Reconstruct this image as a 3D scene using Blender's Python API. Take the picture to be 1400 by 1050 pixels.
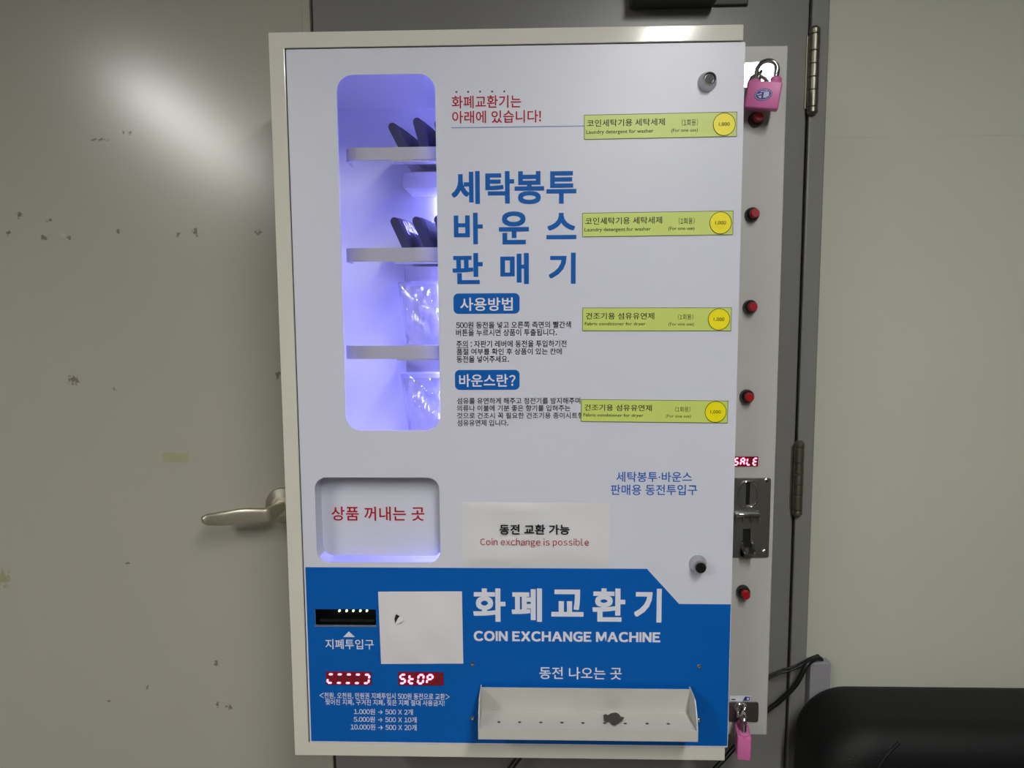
import bpy, bmesh, math, random
from mathutils import Vector, Matrix, Euler

random.seed(7)
for o in list(bpy.data.objects):
    bpy.data.objects.remove(o)
scene = bpy.context.scene
COL = scene.collection
R = math.radians

# ------------------------------------------------------------------ camera, world, exposure
# metres; door face is the plane y = 0, the room lies at y < 0, floor z = 0
ZC = 1.20                                   # height of the machine's centre
F = 970.0                                   # focal length in pixels of a 1400 px wide frame
CAM = Vector((0.03659, -1.18354, ZC + 0.13092))
PITCH, ROLL, YAW = -0.09648, -0.00555, 0.02926
CROT = Matrix.Rotation(YAW, 3, 'Z') @ Matrix.Rotation(math.pi / 2 + PITCH, 3, 'X') @ Matrix.Rotation(ROLL, 3, 'Z')
cd = bpy.data.cameras.new('camera')
cd.sensor_fit = 'HORIZONTAL'
cd.sensor_width = 36.0
cd.lens = 36.0 * F / 1400.0
cd.clip_start = 0.01
cam = bpy.data.objects.new('camera', cd)
cam.matrix_world = Matrix.Translation(CAM) @ CROT.to_4x4()
COL.objects.link(cam)
scene.camera = cam

scene.view_settings.view_transform = 'Standard'
scene.view_settings.look = 'None'
scene.view_settings.gamma = 1.0
scene.view_settings.use_curve_mapping = False
scene.view_settings.exposure = 0.0

world = bpy.data.worlds.new('world')
scene.world = world
world.use_nodes = True
world.node_tree.nodes['Background'].inputs[0].default_value = (0.9, 0.95, 1.0, 1)
world.node_tree.nodes['Background'].inputs[1].default_value = 0.03

CEIL = 2.215
TUBE_POWER = 62.0          # emission strength of the ceiling lamps' diffusers
LED_POWER = 38.0           # emission strength of the strip inside the machine


def at(px, py, Y):
    """where the measured photo point lies on the real vertical plane y = Y"""
    d = CROT @ Vector(((px - 700) / F, (525 - py) / F, -1.0))
    t = (Y - CAM.y) / d.y
    return CAM + d * t


# ------------------------------------------------------------------ materials
def lin(c):
    def f(v):
        v /= 255.0
        return v / 12.92 if v <= 0.04045 else ((v + 0.055) / 1.055) ** 2.4
    return (f(c[0]), f(c[1]), f(c[2]), 1.0)


def mat(name, rgb, rough=0.5, metal=0.0, spec=0.5, mottle=0.0, scale=6.0, bump=0.0, bscale=200.0, coat=0.0):
    m = bpy.data.materials.new(name)
    m.use_nodes = True
    nt = m.node_tree
    b = nt.nodes['Principled BSDF']
    b.inputs['Base Color'].default_value = lin(rgb)
    b.inputs['Roughness'].default_value = rough
    b.inputs['Metallic'].default_value = metal
    b.inputs['Specular IOR Level'].default_value = spec
    if coat:
        b.inputs['Coat Weight'].default_value = coat
        b.inputs['Coat Roughness'].default_value = 0.08
    if mottle or bump:
        tc = nt.nodes.new('ShaderNodeTexCoord')
    if mottle:
        n = nt.nodes.new('ShaderNodeTexNoise')
        n.inputs['Scale'].default_value = scale
        n.inputs['Detail'].default_value = 6
        nt.links.new(tc.outputs['Object'], n.inputs['Vector'])
        mix = nt.nodes.new('ShaderNodeMixRGB')
        c = lin(rgb)
        mix.inputs[1].default_value = tuple(v * (1 - mottle) for v in c[:3]) + (1,)
        mix.inputs[2].default_value = tuple(min(1, v * (1 + mottle)) for v in c[:3]) + (1,)
        nt.links.new(n.outputs['Fac'], mix.inputs[0])
        nt.links.new(mix.outputs[0], b.inputs['Base Color'])
    if bump:
        n2 = nt.nodes.new('ShaderNodeTexNoise')
        n2.inputs['Scale'].default_value = bscale
        n2.inputs['Detail'].default_value = 4
        nt.links.new(tc.outputs['Object'], n2.inputs['Vector'])
        bp = nt.nodes.new('ShaderNodeBump')
        bp.inputs['Strength'].default_value = bump
        bp.inputs['Distance'].default_value = 0.002
        nt.links.new(n2.outputs['Fac'], bp.inputs['Height'])
        nt.links.new(bp.outputs[0], b.inputs['Normal'])
    return m


def emit(name, col, strength):
    m = bpy.data.materials.new(name)
    m.use_nodes = True
    b = m.node_tree.nodes['Principled BSDF']
    b.inputs['Base Color'].default_value = (0.02, 0.02, 0.02, 1)
    b.inputs['Emission Color'].default_value = col + (1,)
    b.inputs['Emission Strength'].default_value = strength
    return m


def clear_mat(name, tint, gloss, rough=0.08, milky=0.0, bump=0.0):
    m = bpy.data.materials.new(name)
    m.use_nodes = True
    nt = m.node_tree
    nt.nodes.clear()
    out = nt.nodes.new('ShaderNodeOutputMaterial')
    tr = nt.nodes.new('ShaderNodeBsdfTransparent')
    tr.inputs[0].default_value = tint + (1,)
    gl = nt.nodes.new('ShaderNodeBsdfGlossy')
    gl.inputs['Roughness'].default_value = rough
    mx = nt.nodes.new('ShaderNodeMixShader')
    mx.inputs[0].default_value = gloss
    base = tr
    if milky:
        df = nt.nodes.new('ShaderNodeBsdfDiffuse')
        df.inputs[0].default_value = (0.85, 0.85, 0.85, 1)
        tl = nt.nodes.new('ShaderNodeBsdfTranslucent')
        tl.inputs[0].default_value = (0.85, 0.85, 0.85, 1)
        a = nt.nodes.new('ShaderNodeMixShader')
        a.inputs[0].default_value = 0.5
        nt.links.new(df.outputs[0], a.inputs[1])
        nt.links.new(tl.outputs[0], a.inputs[2])
        b = nt.nodes.new('ShaderNodeMixShader')
        b.inputs[0].default_value = milky
        nt.links.new(tr.outputs[0], b.inputs[1])
        nt.links.new(a.outputs[0], b.inputs[2])
        base = b
    if bump:
        tc = nt.nodes.new('ShaderNodeTexCoord')
        n2 = nt.nodes.new('ShaderNodeTexNoise')
        n2.inputs['Scale'].default_value = 45
        nt.links.new(tc.outputs['Object'], n2.inputs['Vector'])
        bp = nt.nodes.new('ShaderNodeBump')
        bp.inputs['Strength'].default_value = bump
        bp.inputs['Distance'].default_value = 0.004
        nt.links.new(n2.outputs['Fac'], bp.inputs['Height'])
        nt.links.new(bp.outputs[0], gl.inputs['Normal'])
    nt.links.new(base.outputs[0], mx.inputs[1])
    nt.links.new(gl.outputs[0], mx.inputs[2])
    nt.links.new(mx.outputs[0], out.inputs[0])
    return m


M = dict(
    ivory=mat('ivory_paint', (213, 211, 198), 0.115, spec=0.4, mottle=0.02, scale=9),
    white=mat('white_laminate', (212, 214, 226), 0.36, spec=0.5, mottle=0.012, scale=5),
    blue=mat('blue_film', (0, 92, 178), 0.40, spec=0.22, mottle=0.03, scale=5),
    inner=mat('inner_white', (238, 238, 240), 0.45),
    side=mat('side_grey_white', (186, 185, 181), 0.45, mottle=0.03, scale=8),
    tray=mat('tray_paint', (196, 194, 188), 0.42, mottle=0.10, scale=22),
    dark=mat('gap_dark', (22, 22, 22), 0.7),
    black=mat('black_plastic', (14, 14, 15), 0.35),
    slot=mat('slot_black', (4, 4, 5), 0.5),
    chrome=mat('chrome', (205, 205, 205), 0.12, 1.0),
    satin=mat('satin_chrome', (190, 190, 192), 0.34, 1.0),
    polished=mat('polished_steel', (225, 225, 225), 0.05, 1.0),
    smoked=mat('dark_nickel', (138, 137, 133), 0.42, 1.0),
    nickel=mat('brushed_nickel', (214, 208, 190), 0.40, 1.0),
    brass=mat('aged_steel', (142, 138, 124), 0.42, 1.0, mottle=0.1, scale=40),
    red=mat('red_cap', (166, 16, 26), 0.35),
    inkred=mat('ink_red', (172, 22, 44), 0.5, spec=0.2),
    inkblue=mat('ink_blue', (0, 92, 176), 0.5, spec=0.2),
    inkmid=mat('ink_mid_blue', (28, 96, 184), 0.5, spec=0.2),
    inkblack=mat('ink_black', (22, 22, 26), 0.5, spec=0.2),
    inkgrey=mat('ink_grey', (58, 58, 66), 0.5, spec=0.2),
    inkline=mat('ink_line_blue', (120, 150, 200), 0.5),
    inkwhite=mat('ink_white', (222, 226, 238), 0.45),
    green=mat('lime_paper', (203, 219, 112), 0.4),
    greendk=mat('dark_olive_ink', (74, 84, 44), 0.5),
    yellow=mat('yellow_dot', (247, 232, 0), 0.4),
    tape=mat('old_tape', (166, 162, 132), 0.35),
    paper=mat('paper_white', (224, 221, 223), 0.6, mottle=0.05, scale=12),
    lamin=mat('laminated_paper', (220, 220, 223), 0.24, spec=0.4, mottle=0.02, scale=14),
    grime=mat('grime', (66, 62, 58), 0.8, mottle=0.3, scale=160),
    pink=mat('pink_lacquer', (207, 108, 164), 0.42, mottle=0.05, scale=90),
    emblem=mat('emblem_violet', (52, 50, 130), 0.35),
    emblemlt=mat('emblem_pale', (190, 190, 226), 0.3),
    navy=mat('navy_cloth', (50, 52, 78), 0.7, mottle=0.2, scale=60),
    cable=mat('cable_black', (14, 14, 15), 0.45),
    trunk=mat('trunking_grey', (148, 146, 152), 0.5),
    leather=mat('black_leather', (12, 13, 13), 0.62, spec=0.35, bump=0.35, bscale=420),
    closer=mat('closer_dark', (40, 40, 38), 0.45),
    jamb=mat('jamb_grey', (134, 133, 130), 0.34, mottle=0.04, scale=10),
    floor=mat('vinyl_floor', (112, 108, 100), 0.5, mottle=0.1, scale=5),
    ceiling=mat('ceiling_board', (150, 150, 146), 0.8, mottle=0.03, scale=20),
    plaster=mat('room_plaster', (126, 126, 120), 0.7, mottle=0.03, scale=6),
    lampbody=mat('lamp_housing', (220, 220, 220), 0.5),
    dispface=mat('display_face', (140, 5, 38), 0.25),  # red raised to carry the glow of the lit digits
    segoff=mat('segment_unlit', (74, 44, 34), 0.5),
    tube=emit('tube_glow', (1.0, 0.99, 0.955), TUBE_POWER),
    led=emit('led_strip', (0.25, 0.25, 1.0), LED_POWER),
    seg=emit('segment_lit', (1.0, 0.20, 0.32), 5.5),
    greenled=emit('green_led', (0.75, 1.0, 0.45), 3.0),
    acrylic=clear_mat('acrylic', (0.97, 0.97, 0.98), 0.035, 0.03),
    film=clear_mat('clear_film', (0.94, 0.94, 0.97), 0.16, 0.12, bump=0.6),
    milky=clear_mat('milky_pack', (0.95, 0.94, 0.97), 0.15, 0.16, milky=0.6, bump=0.8),
)


def wall_mat():
    """cream wall covering with a faint horizontal joint"""
    m = mat('cream_wall', (194, 196, 180), 0.55, mottle=0.035, scale=3.2, bump=0.08, bscale=260)
    return m


def door_mat():
    """semi gloss grey paint; scuffs, specks and two yellowed smears with shapes of their own"""
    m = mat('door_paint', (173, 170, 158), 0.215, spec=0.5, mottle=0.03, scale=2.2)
    nt = m.node_tree
    b = nt.nodes['Principled BSDF']
    src = b.inputs['Base Color'].links[0].from_socket
    geo = nt.nodes.new('ShaderNodeNewGeometry')
    nz = nt.nodes.new('ShaderNodeTexNoise')
    nz.inputs['Scale'].default_value = 160
    nz.inputs['Detail'].default_value = 3
    nt.links.new(geo.outputs['Position'], nz.inputs['Vector'])

    def spot(px, py, w, h, colour, thr, src):
        p = at(px, py, 0.0)
        sub = nt.nodes.new('ShaderNodeVectorMath')
        sub.operation = 'SUBTRACT'
        nt.links.new(geo.outputs['Position'], sub.inputs[0])
        sub.inputs[1].default_value = p
        sc = nt.nodes.new('ShaderNodeVectorMath')
        sc.operation = 'MULTIPLY'
        sc.inputs[1].default_value = (1 / (w * 0.0011), 1.0, 1 / (h * 0.0011))
        nt.links.new(sub.outputs[0], sc.inputs[0])
        ln = nt.nodes.new('ShaderNodeVectorMath')
        ln.operation = 'LENGTH'
        nt.links.new(sc.outputs[0], ln.inputs[0])
        ad = nt.nodes.new('ShaderNodeMath')
        ad.operation = 'MULTIPLY_ADD'                     # noise*3 - dist
        nt.links.new(nz.outputs['Fac'], ad.inputs[0])
        ad.inputs[1].default_value = 3.2
        sb = nt.nodes.new('ShaderNodeMath')
        sb.operation = 'MULTIPLY'
        sb.inputs[1].default_value = -1.0
        nt.links.new(ln.outputs['Value'], sb.inputs[0])
        nt.links.new(sb.outputs[0], ad.inputs[2])
        mr = nt.nodes.new('ShaderNodeMapRange')
        mr.inputs['From Min'].default_value = thr
        mr.inputs['From Max'].default_value = thr + 0.35
        mr.inputs['To Max'].default_value = 0.8
        nt.links.new(ad.outputs[0], mr.inputs['Value'])
        mx = nt.nodes.new('ShaderNodeMixRGB')
        mx.inputs[2].default_value = lin(colour)
        nt.links.new(mr.outputs[0], mx.inputs[0])
        nt.links.new(src, mx.inputs[1])
        return mx.outputs[0]

    dk = (100, 96, 84)
    for (px, py, w, h) in [(27, 293, 5, 5), (68, 301, 4, 3), (95, 325, 4, 3), (60, 325, 5, 4), (161, 316, 3, 3), (354, 317, 5, 4),
                           (12, 319, 4, 4), (100, 520, 8, 7), (380, 513, 4, 6), (169, 181, 3, 3), (179, 182, 3, 3), (137, 191, 11, 2),
                           (156, 532, 3, 3), (175, 770, 3, 3), (295, 908, 4, 5), (297, 963, 2, 6), (314, 967, 5, 4), (149, 958, 3, 3),
                           (201, 940, 3, 3), (244, 321, 3, 4), (266, 317, 4, 5)]:
        src = spot(px, py, w * 1.5, h * 1.5, dk, 0.9, src)
    src = spot(86, 322, 7, 5, (190, 186, 172), 0.9, src)
    src = spot(4, 790, 12, 16, (152, 149, 112), 0.7, src)
    nt.links.new(src, b.inputs['Base Color'])
    return m


M['wall'] = wall_mat()
M['door'] = door_mat()
M['door2'] = mat('door_paint_shaded', (126, 125, 123), 0.32, mottle=0.03, scale=2.5)  # right leaf's grey darkened to stand in for shade


# ------------------------------------------------------------------ mesh helpers
class MB:
    """collects faces in world coordinates, then links them as one mesh object"""

    def __init__(self):
        self.bm = bmesh.new()

    def box(self, x0, x1, y0, y1, z0, z1, r=0.0, seg=2, mi=0):
        t = bmesh.new()
        bmesh.ops.create_cube(t, size=1.0)
        for v in t.verts:
            v.co = Vector((x0 + (v.co.x + .5) * (x1 - x0), y0 + (v.co.y + .5) * (y1 - y0), z0 + (v.co.z + .5) * (z1 - z0)))
        if r:
            bmesh.ops.bevel(t, geom=list(t.edges), offset=r, segments=seg, profile=0.5, affect='EDGES')
        return self.add(t, mi)

    def add(self, t, mi=0, mtx=None):
        if mtx is not None:
            t.transform(mtx)
        for f in t.faces:
            f.material_index = mi if mi else f.material_index
        me = bpy.data.meshes.new('tmp')
        t.to_mesh(me)
        t.free()
        self.bm.from_mesh(me)
        bpy.data.meshes.remove(me)
        return self

    def faces(self, verts, faces, mi=0):
        vs = [self.bm.verts.new(v) for v in verts]
        for f in faces:
            try:
                self.bm.faces.new([vs[i] for i in f]).material_index = mi
            except ValueError:
                pass
        return self

    def cyl(self, p0, p1, r0, r1=None, seg=24, mi=0, cap0=True, cap1=True):
        r1 = r0 if r1 is None else r1
        return self.lathe([(r0, 0.0), (r1, 1.0)], p0, p1, seg, mi, cap0, cap1)

    def lathe(self, prof, p0, p1, seg=32, mi=0, cap0=True, cap1=True):
        """profile of (radius, fraction from p0 to p1); fractions may go back"""
        p0, p1 = Vector(p0), Vector(p1)
        ax = (p1 - p0).normalized()
        u = ax.orthogonal().normalized()
        w = ax.cross(u)
        rings = []
        for (r, t) in prof:
            c = p0.lerp(p1, t)
            rings.append([self.bm.verts.new(c + (u * math.cos(a) + w * math.sin(a)) * r)
                          for a in [2 * math.pi * k / seg for k in range(seg)]])
        for a, b in zip(rings, rings[1:]):
            for k in range(seg):
                f = self.bm.faces.new([a[k], a[(k + 1) % seg], b[(k + 1) % seg], b[k]])
                f.material_index = mi
        if cap0:
            self.bm.faces.new(list(reversed(rings[0]))).material_index = mi
        if cap1:
            self.bm.faces.new(rings[-1]).material_index = mi
        return self

    def tube(self, pts, r, seg=10, mi=0, closed=False, flat=1.0):
        pts = [Vector(p) for p in pts]
        n = len(pts)
        rings = []
        prev = None
        for i, p in enumerate(pts):
            if closed:
                d = pts[(i + 1) % n] - pts[i - 1]
            else:
                d = pts[min(i + 1, n - 1)] - pts[max(i - 1, 0)]
            d.normalize()
            if prev is None:
                u = d.orthogonal().normalized()
            else:
                u = (prev - d * prev.dot(d)).normalized()
            prev = u
            w = d.cross(u)
            rr = r[i] if isinstance(r, (list, tuple)) else r
            rings.append([self.bm.verts.new(p + (u * math.cos(a) + w * math.sin(a) * flat) * rr)
                          for a in [2 * math.pi * k / seg for k in range(seg)]])
        pairs = list(zip(rings, rings[1:])) + ([(rings[-1], rings[0])] if closed else [])
        for a, b in pairs:
            for k in range(seg):
                self.bm.faces.new([a[k], a[(k + 1) % seg], b[(k + 1) % seg], b[k]]).material_index = mi
        if not closed:
            self.bm.faces.new(list(reversed(rings[0]))).material_index = mi
            self.bm.faces.new(rings[-1]).material_index = mi
        return self

    def build(self, name, mats, parent=None, smooth=True, angle=20, origin=None):
        bm = self.bm
        bmesh.ops.recalc_face_normals(bm, faces=bm.faces) if not getattr(self, 'keep', False) else None
        cs = [v.co for v in bm.verts]
        lo = Vector([min(c[i] for c in cs) for i in range(3)])
        hi = Vector([max(c[i] for c in cs) for i in range(3)])
        c = Vector(origin) if origin is not None else (lo + hi) / 2
        bmesh.ops.translate(bm, verts=bm.verts, vec=-c)
        me = bpy.data.meshes.new(name)
        bm.to_mesh(me)
        bm.free()
        for m in (mats if isinstance(mats, (list, tuple)) else [mats]):
            me.materials.append(m)
        if smooth:
            me.polygons.foreach_set('use_smooth', [True] * len(me.polygons))
            me.set_sharp_from_angle(angle=R(angle))
        o = bpy.data.objects.new(name, me)
        COL.objects.link(o)
        place(o, c, parent)
        return o


WL = {}


def place(o, c, parent):
    WL[o] = Vector(c)
    if parent is not None:
        o.parent = parent
        o.location = Vector(c) - WL[parent]
    else:
        o.location = c


def thing(name, loc, label, cat, group=None):
    o = bpy.data.objects.new(name, None)
    o.empty_display_size = 0.05
    COL.objects.link(o)
    place(o, Vector(loc), None)
    return tag(o, label, cat, group)


def tag(o, label, cat, group=None):
    o['label'] = label
    o['category'] = cat
    if group:
        o['group'] = group
    return o


def struct(o):
    o['kind'] = 'structure'
    return o


def curve_mesh(cu):
    ob = bpy.data.objects.new('tmp', cu)
    COL.objects.link(ob)
    bpy.context.view_layer.update()
    dg = bpy.context.evaluated_depsgraph_get()
    me = bpy.data.meshes.new_from_object(ob.evaluated_get(dg))
    bpy.data.objects.remove(ob)
    bpy.data.curves.remove(cu)
    return me


GLYPHS = {}


def glyph(ch, bold):
    """outline of one character as (verts, faces, xmin, xmax); latin letters and digits are taken from the wide forms"""
    key = (ch, bold)
    if key not in GLYPHS:
        cu = bpy.data.curves.new('txt', 'FONT')
        cu.body = chr(ord(ch) + 0xFEE0) if 33 <= ord(ch) <= 126 else ch
        cu.size = 1.0
        cu.resolution_u = 4
        cu.offset = bold
        cu.fill_mode = 'FRONT'
        me = curve_mesh(cu)
        vs = [(v.co.x, v.co.y) for v in me.vertices]
        fs = [tuple(p.vertices) for p in me.polygons]
        bpy.data.meshes.remove(me)
        if ch == 'I':                            # plain bar without serifs
            h_ = max(v[1] for v in vs)
            vs, fs = [(0, 0), (0.095, 0), (0.095, h_), (0, h_)], [(0, 1, 2, 3)]
        GLYPHS[key] = (vs, fs, min((v[0] for v in vs), default=0), max((v[0] for v in vs), default=0))
    return GLYPHS[key]


def text_into(mb, s, x0, x1, z0, z1, y, bold=0.0, mi=0, fat=0.0):
    """letters of string s filling the rectangle on the plane y, facing the room"""
    pen, V, FS = 0.0, [], []
    for ch in s:
        if ch == ' ':
            pen += 0.27
            continue
        vs, fs, a, b = glyph(ch, bold)
        if ord(ch) >= 0x1100:                    # syllable block or arrow: fixed advance
            dx, adv = pen, (0.93 if ord(ch) > 0x3000 else 1.0)
        elif ch.isdigit():
            dx, adv = pen + 0.29 - (a + b) / 2, 0.58
        else:
            sb = 0.045 if ch in '.,!:' else 0.065
            dx, adv = pen + sb - a, (b - a) + 2 * sb
        for k, (fx, fz) in enumerate([(-fat, -fat), (fat, -fat), (-fat, fat), (fat, fat)] if fat else [(0, 0)]):
            n = len(V)
            V += [(vx + dx + fx, vy + fz, k) for (vx, vy) in vs]
            FS += [tuple(i + n for i in f) for f in fs]
        pen += adv
    ax, bx = min(v[0] for v in V), max(v[0] for v in V)
    ay, by = min(v[1] for v in V), max(v[1] for v in V)
    sx, sz = (x1 - x0) / max(bx - ax, 1e-6), (z1 - z0) / max(by - ay, 1e-6)
    mb.faces([(x0 + (v[0] - ax) * sx, y - 0.00004 * v[2], z0 + (v[1] - ay) * sz) for v in V], FS, mi)
    mb.keep = True
    return mb


def latin_into(mb, s, x0, x1, z0, z1, y, bold=0.0, mi=0):
    """a whole line in the plain round latin face"""
    cu = bpy.data.curves.new('txt', 'FONT')
    cu.body = s
    cu.resolution_u = 3
    cu.offset = bold
    cu.fill_mode = 'FRONT'
    me = curve_mesh(cu)
    xs = [v.co.x for v in me.vertices]
    ys = [v.co.y for v in me.vertices]
    ax, ay = min(xs), min(ys)
    sx, sz = (x1 - x0) / (max(xs) - ax), (z1 - z0) / (max(ys) - ay)
    mb.faces([(x0 + (v.co.x - ax) * sx, y, z0 + (v.co.y - ay) * sz) for v in me.vertices], [tuple(p.vertices) for p in me.polygons], mi)
    bpy.data.meshes.remove(me)
    mb.keep = True
    return mb


def tbox(px0, px1, py0, py1, Y):
    xm, ym = (px0 + px1) / 2, (py0 + py1) / 2
    return (at(px0, ym, Y).x, at(px1, ym, Y).x, at(xm, py1, Y).z, at(xm, py0, Y).z)


def letters(mb, s, px0, px1, py0, py1, Y, bold=0.0, mi=0, fat=0.0):
    x0, x1, z0, z1 = tbox(px0, px1, py0, py1, Y)
    return text_into(mb, s, x0, x1, z0, z1, Y, bold, mi, fat)


def rrect(x0, x1, z0, z1, r, seg=8):
    pts = []
    for (cx, cz, a0) in [(x1 - r, z1 - r, 0), (x0 + r, z1 - r, 90), (x0 + r, z0 + r, 180), (x1 - r, z0 + r, 270)]:
        for k in range(seg + 1):
            a = R(a0 + 90 * k / seg)
            pts.append((cx + r * math.cos(a), cz + r * math.sin(a)))
    return pts


def sheet(mb, loops, yf, th, mi=0, bevel=0.0):
    """flat plate in the x-z plane with holes: front face at y = yf, thickness th going away from the room"""
    cu = bpy.data.curves.new('plate', 'CURVE')
    cu.dimensions = '2D'
    cu.fill_mode = 'BOTH'
    cu.extrude = max(th / 2 - bevel, 1e-5)
    cu.bevel_depth = bevel
    cu.bevel_resolution = 1
    cu.offset = -bevel
    for L in loops:
        sp = cu.splines.new('POLY')
        sp.points.add(len(L) - 1)
        for p, q in zip(sp.points, L):
            p.co = (q[0], q[1], 0, 1)
        sp.use_cyclic_u = True
    me = curve_mesh(cu)
    t = bmesh.new()
    t.from_mesh(me)
    bpy.data.meshes.remove(me)
    for f in t.faces:
        f.material_index = 0
    bmesh.ops.remove_doubles(t, verts=t.verts, dist=1e-6)
    bmesh.ops.transform(t, matrix=Matrix(((1, 0, 0, 0), (0, 0, -1, yf + th / 2), (0, 1, 0, 0), (0, 0, 0, 1))), verts=t.verts)
    return mb.add(t, mi)


def disc_pts(cx, cz, r, n=32, rz=None):
    rz = rz or r
    return [(cx + r * math.cos(2 * math.pi * k / n), cz + rz * math.sin(2 * math.pi * k / n)) for k in range(n)]


# ------------------------------------------------------------------ the room
RX0, RX1, RY = -3.2, 2.6, -5.4
SEAM_L, SEAM_R, JAMB_R = -0.318, 0.4755, 0.5045
DOOR_TOP = 2.10
LEFT_EDGE = -1.13

struct(MB().box(RX0, RX1, RY, 0.10, -0.10, 0.0).build('floor', M['floor'], smooth=False))
struct(MB().box(RX0, RX1, RY, 0.10, CEIL, CEIL + 0.10).build('ceiling', M['ceiling'], smooth=False))
struct(MB().box(RX0 - 0.1, RX0, RY, 0.10, 0, CEIL).build('wall_left', M['plaster'], smooth=False))
struct(MB().box(RX1, RX1 + 0.1, RY, 0.10, 0, CEIL).build('wall_right', M['plaster'], smooth=False))
struct(MB().box(RX0, RX1, RY - 0.1, RY, 0, CEIL).build('wall_behind', M['plaster'], smooth=False))
# wall around the double door; two stretches of wall covering meet in a faint joint
JOINT = at(1250, 187, 0.0).z
w = MB()
w.box(JAMB_R - 0.005, RX1, 0.0, 0.10, 0, JOINT - 0.0006)
w.box(JAMB_R - 0.005, RX1, 0.0006, 0.10, JOINT - 0.0006, JOINT + 0.0004)
w.box(JAMB_R - 0.005, RX1, 0.0, 0.10, JOINT + 0.0004, CEIL)
w.box(RX0, LEFT_EDGE - 0.031, 0.0, 0.10, 0, CEIL)
w.box(LEFT_EDGE - 0.031, JAMB_R - 0.005, 0.0, 0.10, DOOR_TOP + 0.03, CEIL)
struct(w.build('wall_front', M['wall'], smooth=False))
# steel frame
fr = MB()
fr.box(SEAM_R + 0.0015, JAMB_R, -0.006, 0.10, 0, DOOR_TOP + 0.033, r=0.0025)
fr.box(LEFT_EDGE - 0.033, LEFT_EDGE - 0.0015, -0.006, 0.10, 0, DOOR_TOP + 0.033, r=0.0025)
fr.box(LEFT_EDGE - 0.0015, SEAM_R + 0.0015, -0.006, 0.10, DOOR_TOP + 0.002, DOOR_TOP + 0.033, r=0.0025)
fr.box(LEFT_EDGE, SEAM_R, 0.045, 0.10, 0.0, DOOR_TOP + 0.002)           # dark rebate behind the leaves
struct(fr.build('trim_1', M['jamb']))

d1 = MB()
d1.box(LEFT_EDGE, SEAM_L - 0.002, 0.0, 0.042, 0.006, DOOR_TOP, r=0.002)
d1.box(SEAM_L - 0.0150, SEAM_L - 0.002, -0.0016, 0.001, 0.006, DOOR_TOP, r=0.0007, seg=1)
door1 = struct(d1.build('door_1', M['door']))
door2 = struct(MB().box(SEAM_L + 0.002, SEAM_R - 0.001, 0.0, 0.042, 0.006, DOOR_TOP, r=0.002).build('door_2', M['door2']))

q0, q1 = at(222, 619, 0), at(258, 632, 0)
MB().box(q0.x, q1.x, -0.00025, 0.0, q1.z, q0.z).build('tape_remnant', M['tape'], door1, smooth=False)['label'] = 'pale yellow tape remnant'

# lever handle of the left leaf
HUB = at(388, 689.5, 0.0)
h = MB()
h.lathe([(0.0305, 0), (0.0305, 0.22), (0.029, 0.45), (0.017, 0.95), (0.013, 1.0)], (HUB.x, 0, HUB.z), (HUB.x, -0.016, HUB.z), 40)
rose = h.build('door_handle', M['nickel'], door1)
lev = MB()
tip = at(276, 711, -0.062)
bend = at(362, 703, -0.060)
path, rad = [], []
P = [Vector((HUB.x, -0.010, HUB.z)), Vector((HUB.x - 0.001, -0.036, HUB.z)), Vector((HUB.x - 0.005, -0.056, HUB.z - 0.001)),
     Vector((bend.x, -0.063, bend.z)), Vector(((bend.x * 2 + tip.x) / 3, -0.065, bend.z - 0.001)), Vector(((bend.x + tip.x * 2) / 3, -0.063, (bend.z + tip.z * 2) / 3)),
     Vector((tip.x + 0.008, -0.058, tip.z)), tip]
RR = [0.0100, 0.0100, 0.0105, 0.0115, 0.0130, 0.0120, 0.0095, 0.0045]


def catmull(P, RR, n=6):
    out, rr = [], []
    for i in range(len(P) - 1):
        a, b, c, d = P[max(i - 1, 0)], P[i], P[i + 1], P[min(i + 2, len(P) - 1)]
        for k in range(n):
            t = k / n
            out.append(0.5 * ((2 * b) + (c - a) * t + (2 * a - 5 * b + 4 * c - d) * t * t + (3 * b - a - 3 * c + d) * t ** 3))
            rr.append(RR[i] + (RR[i + 1] - RR[i]) * t)
    out.append(P[-1])
    rr.append(RR[-1])
    return out, rr


def sweep_flat(mb, pts, hz, th):
    """bar of rounded rectangular section: half height hz[i] in z, half thickness th[i] sideways"""
    rings = []
    n = len(pts)
    for i, p in enumerate(pts):
        d = (pts[min(i + 1, n - 1)] - pts[max(i - 1, 0)]).normalized()
        up = Vector((0, 0, 1))
        s = d.cross(up).normalized()
        ring = []
        for k in range(20):
            a = 2 * math.pi * k / 20
            ca, sa = math.cos(a), math.sin(a)
            e = 0.55
            ring.append(mb.bm.verts.new(p + s * th[i] * math.copysign(abs(ca) ** e, ca) + up * hz[i] * math.copysign(abs(sa) ** e, sa)))
        rings.append(ring)
    for a, b in zip(rings, rings[1:]):
        for k in range(20):
            mb.bm.faces.new([a[k], a[(k + 1) % 20], b[(k + 1) % 20], b[k]])
    mb.bm.faces.new(list(reversed(rings[0])))
    mb.bm.faces.new(rings[-1])
    return mb


pts, rr = catmull(P, RR)
sweep_flat(lev, pts, rr, [min(0.0062, r) for r in rr])
lev.build('lever', M['nickel'], rose, angle=60)


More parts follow.
